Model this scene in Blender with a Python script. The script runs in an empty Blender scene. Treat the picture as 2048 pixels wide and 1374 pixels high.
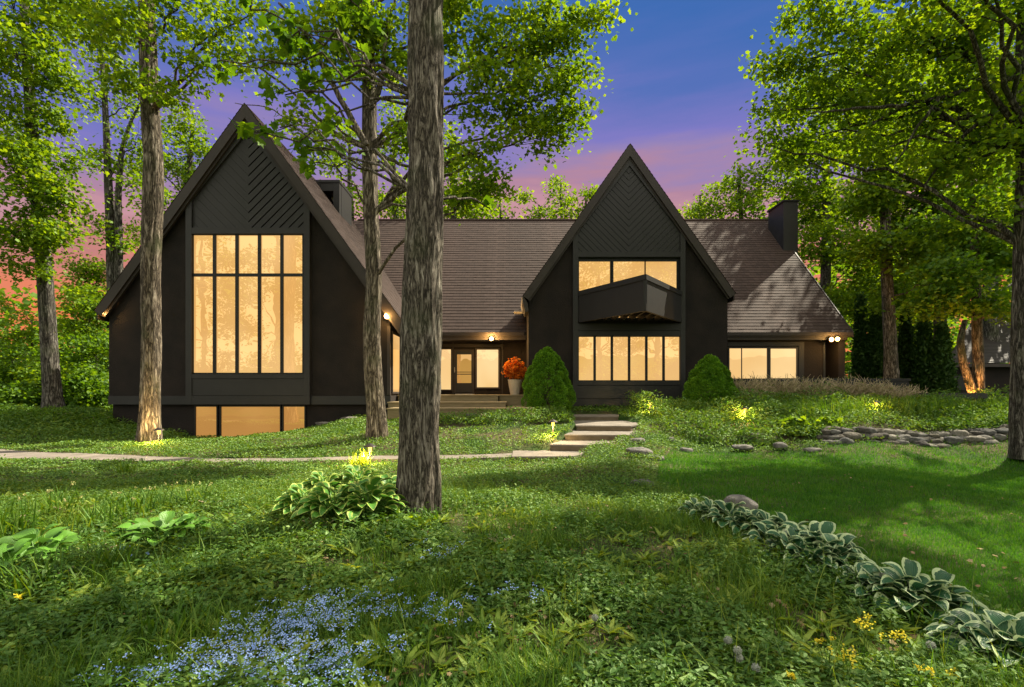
import bpy, math, random
import numpy as np
from mathutils import Vector
rng = np.random.default_rng(7)
random.seed(7)
PI = math.pi
S = bpy.context.scene
C = S.collection

# ------------------------------------------------------------------ camera
F = 1000.0; HZ = 785.0; EYE = 1.5          # focal length and horizon in photo pixels (2048 wide)
cd = bpy.data.cameras.new('camera'); cam = bpy.data.objects.new('camera', cd); C.objects.link(cam)
cam.location = (0, 0, EYE); cam.rotation_euler = (PI/2, 0, 0)
cd.sensor_width = 36; cd.lens = 36*F/2048; cd.shift_y = (HZ-687)/2048; cd.clip_end = 2000; cd.clip_start = .05
S.camera = cam
# ------------------------------------------------------------------ world
SUN = Vector((.54, .38, .75)).normalized()
w = bpy.data.worlds.new('World'); S.world = w; w.use_nodes = True
nt = w.node_tree; N = nt.nodes; L = nt.links; N.clear()
def nd(t, **k):
    n = N.new(t)
    for a, b in k.items(): setattr(n, a, b)
    return n
tc = nd('ShaderNodeTexCoord'); nrm = nd('ShaderNodeVectorMath', operation='NORMALIZE'); L.new(tc.outputs['Generated'], nrm.inputs[0])
sep = nd('ShaderNodeSeparateXYZ'); L.new(nrm.outputs[0], sep.inputs[0])
mp = nd('ShaderNodeMapping'); mp.inputs['Scale'].default_value = (1.1, 1.1, 7); mp.inputs['Rotation'].default_value = (0, .06, 0); L.new(nrm.outputs[0], mp.inputs[0])
ns = nd('ShaderNodeTexNoise'); ns.inputs['Scale'].default_value = 1.9; ns.inputs['Detail'].default_value = 6; ns.inputs['Roughness'].default_value = .55; L.new(mp.outputs[0], ns.inputs[0])
# elevation, nudged by streaky cloud and lower towards the left where the glow is
m1 = nd('ShaderNodeMath', operation='MULTIPLY_ADD'); L.new(ns.outputs['Fac'], m1.inputs[0]); m1.inputs[1].default_value = .24; m1.inputs[2].default_value = -.12
xx = nd('ShaderNodeMath', operation='MULTIPLY'); L.new(sep.outputs['X'], xx.inputs[0]); L.new(sep.outputs['X'], xx.inputs[1])
m0 = nd('ShaderNodeMath', operation='MULTIPLY_ADD'); L.new(xx.outputs[0], m0.inputs[0]); m0.inputs[1].default_value = .17; L.new(sep.outputs['Z'], m0.inputs[2])
m2 = nd('ShaderNodeMath', operation='ADD'); L.new(m0.outputs[0], m2.inputs[0]); L.new(m1.outputs[0], m2.inputs[1])
rp = nd('ShaderNodeValToRGB'); L.new(m2.outputs[0], rp.inputs[0])
st = [(0, (.80, .22, .07)), (.19, (.78, .20, .08)), (.25, (.60, .21, .15)), (.30, (.42, .19, .20)), (.345, (.50, .26, .30)), (.375, (.39, .21, .30)), (.41, (.27, .20, .40)), (.45, (.185, .17, .47)), (.54, (.085, .145, .42)), (.63, (.045, .13, .39)), (.69, (.045, .13, .38)), (.80, (.85, .92, .95)), (1, (1.35, 1.35, 1.3))]  # topmost stops lie above the frame, brightened to raise the ambient fill
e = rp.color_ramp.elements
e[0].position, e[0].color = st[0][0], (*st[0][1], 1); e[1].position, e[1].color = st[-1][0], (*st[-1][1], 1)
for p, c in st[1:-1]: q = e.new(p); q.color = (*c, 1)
# unseen sky behind the camera, brightened for front fill and window reflections
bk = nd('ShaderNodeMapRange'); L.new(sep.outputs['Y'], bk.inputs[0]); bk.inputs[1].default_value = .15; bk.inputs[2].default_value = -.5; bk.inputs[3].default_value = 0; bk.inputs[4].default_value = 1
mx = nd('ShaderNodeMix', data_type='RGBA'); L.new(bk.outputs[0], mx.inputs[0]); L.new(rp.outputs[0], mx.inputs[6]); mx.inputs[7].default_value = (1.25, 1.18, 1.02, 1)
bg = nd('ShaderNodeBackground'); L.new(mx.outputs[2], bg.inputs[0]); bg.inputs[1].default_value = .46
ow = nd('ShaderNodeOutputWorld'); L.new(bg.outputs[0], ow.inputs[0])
sl = bpy.data.lights.new('sun', 'SUN'); sl.energy = 5.0; sl.angle = math.radians(.6); sl.color = (1, .90, .70)
so = bpy.data.objects.new('sun', sl); C.objects.link(so); so.rotation_euler = SUN.to_track_quat('Z', 'Y').to_euler()
so.location = (30, 20, 50)
S.view_settings.view_transform = 'Standard'; S.view_settings.look = 'None'; S.view_settings.exposure = 1.36; S.view_settings.gamma = 1

# ------------------------------------------------------------------ helpers
def X(px, D): return (px-1024)/F*D
def Z(py, D): return EYE+(HZ-py)/F*D
def P(px, py, D): return np.array((X(px, D), D, Z(py, D)))
class M:
    """collects vertices and faces; build() links them as ONE mesh object"""
    def __init__(s): s.V = []; s.F = []; s.U = []; s.n = 0; s.mi = []
    def add(s, V, Fs, uv=None, mi=0):
        V = np.asarray(V, float).reshape(-1, 3)
        if isinstance(Fs, np.ndarray): Fs = [Fs]
        else:
            g = {}
            for f in Fs: g.setdefault(len(f), []).append(f)
            Fs = [np.array(v) for v in g.values()]
        for f in Fs: s.F.append(f+s.n); s.mi.append(np.full(len(f), mi))
        s.U.append(np.zeros((len(V), 2)) if uv is None else np.asarray(uv, float).reshape(-1, 2))
        s.V.append(V); s.n += len(V); return s
    def box(s, x0, x1, y0, y1, z0, z1, mi=0):
        v = [(x, y, z) for z in (z0, z1) for y in (y0, y1) for x in (x0, x1)]
        return s.add(v, [(0, 2, 3, 1), (4, 5, 7, 6), (0, 1, 5, 4), (2, 6, 7, 3), (0, 4, 6, 2), (1, 3, 7, 5)], [(a[0]+a[1], a[2]) for a in v], mi)
    def prism(s, poly, y0, y1):
        """polygon of (x, z) extruded along y"""
        n = len(poly); v = [(x, y0, z) for x, z in poly]+[(x, y1, z) for x, z in poly]
        a = sum(poly[i][0]*poly[(i+1) % n][1]-poly[(i+1) % n][0]*poly[i][1] for i in range(n))
        f = [tuple(range(n)), tuple(range(2*n-1, n-1, -1))]+[(i, n+i, n+(i+1) % n, (i+1) % n) for i in range(n)]
        if a < 0: f = [t[::-1] for t in f]
        return s.add(v, f, [(q[0]+q[1], q[2]) for q in v])
    def slab(s, poly, z0, z1):
        """polygon of (x, y) extruded along z"""
        n = len(poly); a = sum(poly[i][0]*poly[(i+1) % n][1]-poly[(i+1) % n][0]*poly[i][1] for i in range(n))
        if a < 0: poly = poly[::-1]
        v = [(x, y, z0) for x, y in poly]+[(x, y, z1) for x, y in poly]
        return s.add(v, [tuple(range(n-1, -1, -1)), tuple(range(n, 2*n))]+[(i, (i+1) % n, n+(i+1) % n, n+i) for i in range(n)])
    def tube(s, pts, rad, k=8, cap=True):
        pts = np.asarray(pts, float); n = len(pts); rad = np.broadcast_to(np.asarray(rad, float), (n,))
        t = np.gradient(pts, axis=0); t /= np.linalg.norm(t, axis=1)[:, None]+1e-9
        up = np.where(np.abs(t[:, 2:3]) > .9, np.array([[1., 0, 0]]), np.array([[0, 0, 1.]]))
        if np.abs(t[:, 2]).mean() > .6: up = np.tile([1., 0, 0], (n, 1))
        a = np.cross(up, t); a /= np.linalg.norm(a, axis=1)[:, None]+1e-9; b = np.cross(t, a)
        th = np.linspace(0, 2*PI, k, endpoint=False)
        V = pts[:, None]+rad[:, None, None]*(np.cos(th)[None, :, None]*a[:, None]+np.sin(th)[None, :, None]*b[:, None])
        i = np.arange(n-1)[:, None]*k; j = np.arange(k)[None]; j2 = (j+1) % k
        f = np.stack([i+j, i+j2, i+k+j2, i+k+j], -1).reshape(-1, 4)
        u = np.stack(np.broadcast_arrays(j/k, np.arange(n)[:, None]/n), -1)
        s.add(V.reshape(-1, 3), f, u.reshape(-1, 2))
        if cap: s.add(V[-1], [tuple(range(k))]); s.add(V[0], [tuple(range(k))[::-1]])
        return s
    def build(s, name, mat, parent=None, smooth=False, loc=None):
        V = np.concatenate(s.V); U = np.concatenate(s.U)
        off = np.array(loc if loc is not None else (parent.location if parent and parent.type == 'EMPTY' else (0, 0, 0)), float)
        if parent and parent.type != 'EMPTY':
            off = np.array(parent['_o']) if '_o' in parent else np.zeros(3)
        me = bpy.data.meshes.new(name)
        li = np.concatenate([f.reshape(-1) for f in s.F]); tot = np.concatenate([np.full(len(f), f.shape[1]) for f in s.F])
        me.vertices.add(len(V)); me.vertices.foreach_set('co', (V-off).astype(np.float32).ravel())
        me.loops.add(len(li)); me.loops.foreach_set('vertex_index', li.astype(np.int32))
        me.polygons.add(len(tot)); me.polygons.foreach_set('loop_start', np.concatenate([[0], np.cumsum(tot)[:-1]]).astype(np.int32))
        me.polygons.foreach_set('loop_total', tot.astype(np.int32))
        me.polygons.foreach_set('material_index', np.concatenate(s.mi).astype(np.int32))
        me.polygons.foreach_set('use_smooth', np.full(len(tot), smooth))
        uv = me.uv_layers.new(name='UVMap'); uv.data.foreach_set('uv', U[li].astype(np.float32).ravel())
        for m_ in (mat if isinstance(mat, (list, tuple)) else [mat]): me.materials.append(m_)
        me.update(calc_edges=True); me.validate()
        o = bpy.data.objects.new(name, me); C.objects.link(o)
        if parent: o.parent = parent
        elif loc is not None: o.location = loc
        ORG[o.name] = off
        return o
ORG = {}
def sub(mb, name, mat, parent, smooth=False):
    """build a sub-part in the same frame as its (un-moved) parent mesh"""
    s_off = ORG[parent.name]
    o = mb.build(name, mat, None, smooth, loc=tuple(s_off)); o.location = (0, 0, 0); o.parent = parent; return o
def tag(o, label=None, cat=None, group=None, kind=None):
    if label: o['label'] = label
    if cat: o['category'] = cat
    if group: o['group'] = group
    if kind: o['kind'] = kind
    return o
def empty(name, loc, label=None, cat=None, group=None):
    o = bpy.data.objects.new(name, None); C.objects.link(o); o.location = tuple(float(v) for v in loc); o.empty_display_size = .2
    return tag(o, label, cat, group)
def copy_tree(o, parent=None):
    c = o.copy(); C.objects.link(c); c.parent = parent
    for ch in list(o.children): copy_tree(ch, c)
    return c
# ---- noise
_T = rng.random((64, 64, 64)).astype(np.float32)
def vn(p):
    p = np.asarray(p, float); i = np.floor(p).astype(int); f = p-i; f = f*f*(3-2*f); r = 0
    for dx in (0, 1):
        for dy in (0, 1):
            for dz in (0, 1):
                w_ = (f[..., 0] if dx else 1-f[..., 0])*(f[..., 1] if dy else 1-f[..., 1])*(f[..., 2] if dz else 1-f[..., 2])
                r = r+w_*_T[(i[..., 0]+dx) & 63, (i[..., 1]+dy) & 63, (i[..., 2]+dz) & 63]
    return r
def fbm(p, o=4):
    p = np.asarray(p, float); r = 0; a = .5
    for k in range(o): r = r+a*vn(p*(2**k)+17*k); a /= 2
    return r
# ---- materials
def mat(name):
    m = bpy.data.materials.new(name); m.use_nodes = True; t = m.node_tree; t.nodes.clear()
    o = t.nodes.new('ShaderNodeOutputMaterial'); return m, t, o
def n_(t, ty, ins={}, **k):
    n = t.nodes.new(ty)
    for a, b in k.items(): setattr(n, a, b)
    for a, b in ins.items():
        if isinstance(b, bpy.types.NodeSocket): t.links.new(b, n.inputs[a])
        else: n.inputs[a].default_value = b
    return n
def ramp(t, fac, stops):
    r = n_(t, 'ShaderNodeValToRGB', {0: fac}); e = r.color_ramp.elements
    e[0].position, e[0].color = stops[0][0], (*stops[0][1], 1); e[1].position, e[1].color = stops[-1][0], (*stops[-1][1], 1)
    for p, c in stops[1:-1]: q = e.new(p); q.color = (*c, 1)
    return r.outputs[0]
def noisy(name, c1, c2, scale=3, rough=.8, bump=.3, bscale=40, stretch=(1, 1, 1), detail=6, spec=.3, bdist=.02, metallic=0):
    m, t, o = mat(name); tc = n_(t, 'ShaderNodeTexCoord'); mp = n_(t, 'ShaderNodeMapping', {0: tc.outputs['Object'], 'Scale': stretch})
    a = n_(t, 'ShaderNodeTexNoise', {0: mp.outputs[0], 'Scale': scale, 'Detail': detail, 'Roughness': .6})
    b = n_(t, 'ShaderNodeTexNoise', {0: mp.outputs[0], 'Scale': bscale, 'Detail': 5, 'Roughness': .65})
    col = ramp(t, a.outputs['Fac'], [(.32, c1), (.68, c2)])
    bp = n_(t, 'ShaderNodeBump', {'Height': b.outputs['Fac'], 'Strength': bump, 'Distance': bdist})
    p = n_(t, 'ShaderNodeBsdfPrincipled', {'Base Color': col, 'Roughness': rough, 'Normal': bp.outputs[0], 'Specular IOR Level': spec, 'Metallic': metallic})
    t.links.new(p.outputs[0], o.inputs[0]); return m
def leafmat(name, stops, trans=.45, tcol=None, gloss=.06, patch=0):
    m, t, o = mat(name); g = n_(t, 'ShaderNodeNewGeometry'); tc = n_(t, 'ShaderNodeTexCoord')
    z = n_(t, 'ShaderNodeTexNoise', {0: tc.outputs['Object'], 'Scale': .9 if not patch else patch, 'Detail': 3})
    f = n_(t, 'ShaderNodeMath', {0: g.outputs['Random Per Island'], 1: .5}, operation='MULTIPLY')
    f2 = n_(t, 'ShaderNodeMath', {0: z.outputs['Fac'], 1: .6, 2: f.outputs[0]}, operation='MULTIPLY_ADD')
    col = ramp(t, f2.outputs[0], stops)
    hs = n_(t, 'ShaderNodeMix', {0: 1.0, 6: col, 7: (*(tcol or (1.9, 1.55, .35)), 1)}, data_type='RGBA', blend_type='MULTIPLY')
    d = n_(t, 'ShaderNodeBsdfDiffuse', {0: col}); tr = n_(t, 'ShaderNodeBsdfTranslucent', {0: hs.outputs[2]})
    mx = n_(t, 'ShaderNodeMixShader', {0: trans, 1: d.outputs[0], 2: tr.outputs[0]})
    gl = n_(t, 'ShaderNodeBsdfGlossy', {0: (.8, 1, .6, 1), 1: .55}); m2 = n_(t, 'ShaderNodeMixShader', {0: gloss*.4, 1: mx.outputs[0], 2: gl.outputs[0]})
    t.links.new(m2.outputs[0], o.inputs[0]); return m
def emit(name, c, s):
    m, t, o = mat(name); q = n_(t, 'ShaderNodeEmission', {0: (*c, 1), 1: s}); t.links.new(q.outputs[0], o.inputs[0]); return m
STUCCO = noisy('dark_stucco', (.0065, .005, .0047), (.018, .0125, .0105), 1.1, .85, .55, 22, bdist=.03)
TRIM = noisy('charcoal_trim', (.0115, .0112, .0118), (.0165, .016, .0165), 2, .55, .12, 60, spec=.4)
TRIMD = noisy('black_window_frame', (.008, .008, .008), (.012, .012, .012), 4, .5, .02, 30)
FASCIA = noisy('brown_fascia', (.020, .0145, .0125), (.031, .023, .0195), 2, .6, .1, 50, spec=.4)
DECKW = noisy('olive_deck_boards', (.17, .13, .068), (.26, .20, .11), 3, .7, .2, 14, (1, 14, 14))
CONC = noisy('weathered_concrete', (.13, .112, .092), (.22, .19, .16), 2.2, .9, .4, 60, detail=8)
CONCR = noisy('concrete_riser', (.09, .07, .045), (.145, .115, .078), 3, .9, .5, 30, detail=8)
STONE = noisy('grey_fieldstone', (.055, .052, .05), (.20, .185, .165), 3.5, .9, .8, 14, detail=9, bdist=.05)
POT = noisy('cream_pot', (.55, .48, .38), (.66, .58, .47), 4, .6, .1, 30)
METAL = noisy('dark_bronze', (.03, .026, .022), (.05, .04, .035), 5, .45, .05, 50, metallic=.5)
FLASH = noisy('lead_flashing', (.30, .29, .29), (.42, .40, .40), 5, .5, .1, 30)
SOIL = noisy('soil', (.05, .035, .022), (.10, .075, .05), 5, .95, .6, 30)
def shingle_mat():
    m, t, o = mat('brown_shingles'); tc = n_(t, 'ShaderNodeTexCoord')
    br = n_(t, 'ShaderNodeTexBrick', {0: tc.outputs['UV'], 'Color1': (.045, .028, .022, 1), 'Color2': (.064, .041, .033, 1), 'Mortar': (.026, .017, .014, 1), 'Scale': 1.0, 'Mortar Size': .008, 'Brick Width': .30, 'Row Height': .17, 'Bias': 0.0})
    z = n_(t, 'ShaderNodeTexNoise', {0: tc.outputs['UV'], 'Scale': .7, 'Detail': 6}); z2 = n_(t, 'ShaderNodeTexNoise', {0: tc.outputs['UV'], 'Scale': 45, 'Detail': 3})
    c = n_(t, 'ShaderNodeMix', {0: .45, 6: br.outputs[0], 7: ramp(t, z.outputs['Fac'], [(.3, (.62, .6, .6)), (.7, (1.15, 1.1, 1.08))])}, data_type='RGBA', blend_type='MULTIPLY')
    c2 = n_(t, 'ShaderNodeMix', {0: .5, 6: c.outputs[2], 7: ramp(t, z2.outputs['Fac'], [(.3, (.55, .55, .55)), (.7, (1.3, 1.3, 1.3))])}, data_type='RGBA', blend_type='MULTIPLY')
    bp = n_(t, 'ShaderNodeBump', {'Height': z2.outputs['Fac'], 'Strength': .4, 'Distance': .01})
    p = n_(t, 'ShaderNodeBsdfPrincipled', {'Base Color': c2.outputs[2], 'Roughness': .85, 'Normal': bp.outputs[0], 'Specular IOR Level': .25})
    t.links.new(p.outputs[0], o.inputs[0]); return m
SHING = shingle_mat()
def barkmat(name, dark, light, sc=1.0, moss=(.045, .06, .02)):
    m, t, o = mat(name); tc = n_(t, 'ShaderNodeTexCoord')
    mp = n_(t, 'ShaderNodeMapping', {0: tc.outputs['Object'], 'Scale': (9*sc, 9*sc, 1.5*sc)})
    a = n_(t, 'ShaderNodeTexNoise', {0: mp.outputs[0], 'Scale': 1.0, 'Detail': 9, 'Roughness': .66, 'Distortion': .5})
    mq = n_(t, 'ShaderNodeMapping', {0: tc.outputs['Object'], 'Scale': (24*sc, 24*sc, 6.5*sc), 'Rotation': (.1, .05, 1.0)})
    a2 = n_(t, 'ShaderNodeTexNoise', {0: mq.outputs[0], 'Scale': 1.0, 'Detail': 6, 'Roughness': .7, 'Distortion': .3})
    s1 = n_(t, 'ShaderNodeMath', {0: a.outputs['Fac'], 1: .5}, operation='SUBTRACT'); s2 = n_(t, 'ShaderNodeMath', {0: s1.outputs[0]}, operation='ABSOLUTE')
    s3 = n_(t, 'ShaderNodeMath', {0: s2.outputs[0], 1: 7.0}, operation='MULTIPLY'); s3.use_clamp = True
    h1 = n_(t, 'ShaderNodeMath', {0: a2.outputs['Fac'], 1: .9, 2: s3.outputs[0]}, operation='MULTIPLY_ADD')
    mps = n_(t, 'ShaderNodeMapping', {0: tc.outputs['Object'], 'Scale': (7*sc, 7*sc, .7*sc)}); li = n_(t, 'ShaderNodeTexNoise', {0: mps.outputs[0], 'Scale': 1.5, 'Detail': 5})
    hc = n_(t, 'ShaderNodeMath', {0: h1.outputs[0], 1: .62}, operation='MULTIPLY')
    c = ramp(t, hc.outputs[0], [(.32, tuple(q*.2 for q in dark)), (.55, dark), (.80, tuple((d+l)/2 for d, l in zip(dark, light))), (.95, light)])
    c1 = n_(t, 'ShaderNodeMix', {0: ramp(t, li.outputs['Fac'], [(.58, (0, 0, 0)), (.76, (.4, .4, .4))]), 6: c, 7: (*[min(1, q*1.35) for q in light], 1)}, data_type='RGBA')
    mo = n_(t, 'ShaderNodeTexNoise', {0: tc.outputs['Object'], 'Scale': 1.6, 'Detail': 7})
    c2 = n_(t, 'ShaderNodeMix', {0: ramp(t, mo.outputs['Fac'], [(.52, (0, 0, 0)), (.7, (.55, .55, .55))]), 6: c1.outputs[2], 7: (*moss, 1)}, data_type='RGBA')
    bp = n_(t, 'ShaderNodeBump', {'Height': h1.outputs[0], 'Strength': .9, 'Distance': .03/sc})
    p = n_(t, 'ShaderNodeBsdfPrincipled', {'Base Color': c2.outputs[2], 'Roughness': .92, 'Normal': bp.outputs[0], 'Specular IOR Level': .15})
    t.links.new(p.outputs[0], o.inputs[0]); return m
BARKN = barkmat('furrowed_bark', (.13, .11, .086), (.34, .31, .26), 2.3)
BARK = barkmat('maple_bark', (.135, .11, .082), (.37, .325, .265), 1.3)
BARKG = barkmat('grey_bark', (.09, .082, .07), (.28, .265, .24), 1.3)
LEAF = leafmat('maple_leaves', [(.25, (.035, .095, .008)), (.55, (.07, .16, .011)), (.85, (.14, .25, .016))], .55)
LEAFB = leafmat('sunny_maple_leaves', [(.25, (.045, .11, .007)), (.55, (.10, .20, .010)), (.85, (.19, .29, .015))], .55)  # brighter copy of the maple leaves, sunlit look of backlit crowns put into colour
LEAFD = leafmat('dark_needles', [(.25, (.012, .038, .009)), (.55, (.028, .07, .014)), (.85, (.06, .115, .02))], .2)
SPRUCE = leafmat('spruce_tips', [(.25, (.04, .12, .008)), (.55, (.08, .21, .012)), (.85, (.16, .32, .018))], .3, patch=2.5)
COVER = leafmat('ground_cover_leaves', [(.25, (.035, .095, .012)), (.55, (.07, .15, .018)), (.85, (.14, .22, .035))], .35, gloss=.1)
GRASS = leafmat('lawn_blades', [(.25, (.020, .10, .006)), (.55, (.040, .155, .007)), (.85, (.09, .21, .012))], .45, patch=1.6)
WILD = leafmat('wild_blades', [(.25, (.03, .095, .009)), (.55, (.065, .15, .013)), (.85, (.15, .23, .025))], .4)
WEED = leafmat('weed_leaves', [(.25, (.030, .09, .012)), (.55, (.060, .14, .018)), (.85, (.13, .20, .028))], .4, gloss=.1)
PALE = leafmat('pale_sunny_leaves', [(.25, (.08, .15, .02)), (.55, (.15, .23, .03)), (.85, (.27, .33, .06))], .35)  # pale leaf colour, also used to make some clumps look sunlit
TWIGM = noisy('dry_twigs', (.26, .20, .12), (.50, .41, .27), 6, .9, .2, 40)
BLUE = leafmat('blue_petals', [(.25, (.15, .25, .60)), (.55, (.24, .36, .72)), (.85, (.42, .54, .85))], .3, (1, 1, 1))
YEL = leafmat('yellow_petals', [(.25, (.60, .48, .02)), (.55, (.75, .62, .03)), (.85, (.85, .75, .10))], .3, (1, 1, 1))
CREAMP = leafmat('faded_petals', [(.25, (.38, .36, .12)), (.55, (.50, .46, .18)), (.85, (.62, .58, .30))], .3, (1, 1, 1))
FLUFF = leafmat('seed_fluff', [(.25, (.34, .36, .30)), (.85, (.50, .52, .46))], .4, (1, 1, 1))
ORANGE = leafmat('orange_leaves', [(.25, (.42, .09, .01)), (.55, (.70, .19, .015)), (.85, (.85, .34, .03))], .4, (1.2, 1, .6))
def hostamat(name, green, edge, w0=.62):
    m, t, o = mat(name); tc = n_(t, 'ShaderNodeTexCoord'); sp = n_(t, 'ShaderNodeSeparateXYZ', {0: tc.outputs['UV']}); g = n_(t, 'ShaderNodeNewGeometry')
    z = n_(t, 'ShaderNodeTexNoise', {0: tc.outputs['Object'], 'Scale': 55, 'Detail': 2})
    a = n_(t, 'ShaderNodeMath', {0: z.outputs['Fac'], 1: .38, 2: sp.outputs[0]}, operation='MULTIPLY_ADD')
    k = ramp(t, a.outputs[0], [(w0+.15, (0, 0, 0)), (w0+.21, (1, 1, 1))])
    gr = ramp(t, g.outputs['Random Per Island'], [(0, tuple(q*.7 for q in green)), (1, tuple(q*1.35 for q in green))])
    c = n_(t, 'ShaderNodeMix', {0: k, 6: gr, 7: (*edge, 1)}, data_type='RGBA')
    # lengthwise veins
    an = n_(t, 'ShaderNodeMath', {0: sp.outputs[0], 1: 34.0}, operation='MULTIPLY'); si = n_(t, 'ShaderNodeMath', {0: an.outputs[0]}, operation='SINE')
    bp = n_(t, 'ShaderNodeBump', {'Height': si.outputs[0], 'Strength': .35, 'Distance': .004})
    p = n_(t, 'ShaderNodeBsdfPrincipled', {'Base Color': c.outputs[2], 'Roughness': .42, 'Specular IOR Level': .35, 'Normal': bp.outputs[0]})
    tr = n_(t, 'ShaderNodeBsdfTranslucent', {0: c.outputs[2]}); mx = n_(t, 'ShaderNodeMixShader', {0: .22, 1: p.outputs[0], 2: tr.outputs[0]})
    t.links.new(mx.outputs[0], o.inputs[0]); return m
HOSTAW = hostamat('white_edged_hosta', (.028, .10, .036), (.43, .53, .27), .70)
HOSTAY = hostamat('yellow_edged_hosta', (.075, .21, .022), (.40, .50, .10), .74)
HOSTAG = hostamat('plain_hosta', (.10, .24, .025), (.14, .30, .04), .9)
def panemat(name, c1, c2, s, refl=.2):
    m, t, o = mat(name); tc = n_(t, 'ShaderNodeTexCoord')
    mp = n_(t, 'ShaderNodeMapping', {0: tc.outputs['Object'], 'Scale': (.5, .5, .35)}); z = n_(t, 'ShaderNodeTexNoise', {0: mp.outputs[0], 'Scale': 1.0, 'Detail': 2})
    e = n_(t, 'ShaderNodeEmission', {0: ramp(t, z.outputs['Fac'], [(.35, c1), (.65, c2)]), 1: s})
    g = n_(t, 'ShaderNodeBsdfGlossy', {0: (1, .74, .36, 1), 1: .0}); zz = n_(t, 'ShaderNodeTexNoise', {0: tc.outputs['Object'], 'Scale': 1.6, 'Detail': 1})
    bp = n_(t, 'ShaderNodeBump', {'Height': zz.outputs['Fac'], 'Strength': .12, 'Distance': .02}); t.links.new(bp.outputs[0], g.inputs['Normal'])
    mx = n_(t, 'ShaderNodeMixShader', {0: refl, 1: e.outputs[0], 2: g.outputs[0]})
    t.links.new(mx.outputs[0], o.inputs[0]); return m
PANE = panemat('lit_window_glass', (.80, .42, .12), (.90, .53, .20), .50, .26)
PANEP = panemat('pale_lit_glass', (.78, .47, .19), (.88, .60, .29), .52, .14)
PANED = panemat('dim_lit_glass', (.60, .28, .07), (.68, .33, .09), .40, .24)
BULB = emit('lit_bulb', (1, .58, .18), 9)
BULBP = emit('lit_lantern', (1, .50, .07), 2.2)

# ------------------------------------------------------------------ ground heights
cp = []
for px, py, D in [(0, 1374, 2.55), (1024, 1374, 2.55), (2048, 1374, 2.55), (835, 1025, 5.6), (600, 1000, 6.4), (300, 1000, 6.7), (0, 914, 11.6), (300, 924, 10.8), (600, 920, 11.1), (900, 914, 11.6),
    (1060, 910, 11.7), (300, 885, 13.9), (755, 876, 13.5), (450, 878, 17.8), (400, 877, 18), (540, 873, 18), (600, 866, 18), (640, 855, 18), (700, 838, 18), (760, 836, 17), (960, 840, 16), (1060, 836, 16),
    (960, 899, 12.3), (220, 852, 18), (100, 846, 17), (50, 880, 14.5), (1085, 892, 12.3), (1120, 862, 13.8), (1120, 842, 15.5), (1270, 876, 13), (1300, 850, 14.8), (1255, 834, 17), (1100, 815, 19.8),
    (1250, 815, 19.8), (1370, 813, 19.8), (1100, 824, 18.5), (1500, 808, 19), (1450, 850, 15), (1700, 846, 14.5), (1700, 826, 16.5), (1900, 836, 15.2), (2020, 846, 14.4), (1700, 866, 13.5), (1900, 866, 13.3), (2040, 868, 13.2),
    (1400, 905, 12.5), (1600, 903, 12.7), (1900, 897, 12.9), (2040, 900, 12.6), (1700, 1000, 7), (2000, 1000, 7), (50, 835, 22), (1300, 960, 8.7), (1650, 940, 9.6)]:
    cp.append(P(px, py, D))
cp += [np.array(v, float) for v in [(-8, 0, 0), (8, 0, 0), (0, -8, 0), (-14, 6, .05), (14, 6, 0), (-40, 30, .8), (40, 30, 1), (0, 45, 1), (-40, 70, 1.2), (40, 70, 1.2), (-20, -20, 0), (20, -20, 0), (18, 13, .1), (-25, 12, .1), (24, 18, 1), (0, 30, .9), (12, 24, .95)]]
cp = np.array(cp)
def _U(r2): return r2*np.log(r2+1e-9)
K = _U(((cp[:, None, :2]-cp[None, :, :2])**2).sum(-1)); n0 = len(cp); K += np.eye(n0)*.6
Pm = np.c_[np.ones(n0), cp[:, :2]]; A = np.block([[K, Pm], [Pm.T, np.zeros((3, 3))]]); W = np.linalg.solve(A, np.r_[cp[:, 2], 0, 0, 0])
gx = np.linspace(-30, 30, 301); gy = np.linspace(-12, 48, 301)
GX, GY = np.meshgrid(gx, gy, indexing='ij')
_q = np.stack([GX, GY], -1).reshape(-1, 2); _z = np.zeros(len(_q))
for i in range(n0): _z += W[i]*_U(((_q-cp[i, :2])**2).sum(-1))
_z += W[n0]+_q@W[n0+1:]; _z = np.clip(_z, -.3, 1.3)
_z += .05*(fbm(np.c_[_q*.8, _q[:, 0]*0])-.47)
GZ = _z.reshape(301, 301)
def G(x, y):
    x = np.asarray(x, float); y = np.asarray(y, float)
    u = np.clip((x+30)/60*300, 0, 299.99); v = np.clip((y+12)/60*300, 0, 299.99); i = u.astype(int); j = v.astype(int); a = u-i; b = v-j
    return GZ[i, j]*(1-a)*(1-b)+GZ[i+1, j]*a*(1-b)+GZ[i, j+1]*(1-a)*b+GZ[i+1, j+1]*a*b
def inpoly(x, y, poly):
    r = np.zeros(np.shape(x), bool); n = len(poly)
    for i in range(n):
        x0, y0 = poly[i]; x1, y1 = poly[(i+1) % n]
        c = ((y0 > y) != (y1 > y)) & (x < (x1-x0)*(y-y0)/((y1-y0) or 1e-9)+x0); r ^= c
    return r
LAWN = [(3.9, 12.3), (3.1, 10.5), (2.35, 8.2), (2.45, 6.7), (2.95, 5.2), (3.15, 3.9), (3.1, 2.6), (3, -8), (40, -8), (40, 12.9), (10, 13.0), (7.5, 12.75)]
PATHC = np.array([(-16, 12.6), (-12.5, 11.9), (-10, 11.3), (-8, 10.95), (-6, 10.85), (-4, 11.05), (-2, 11.35), (0, 11.6)]); PATHW = np.array([1.3, 1.2, .95, .65, .52, .5, .52, .6])
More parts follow.
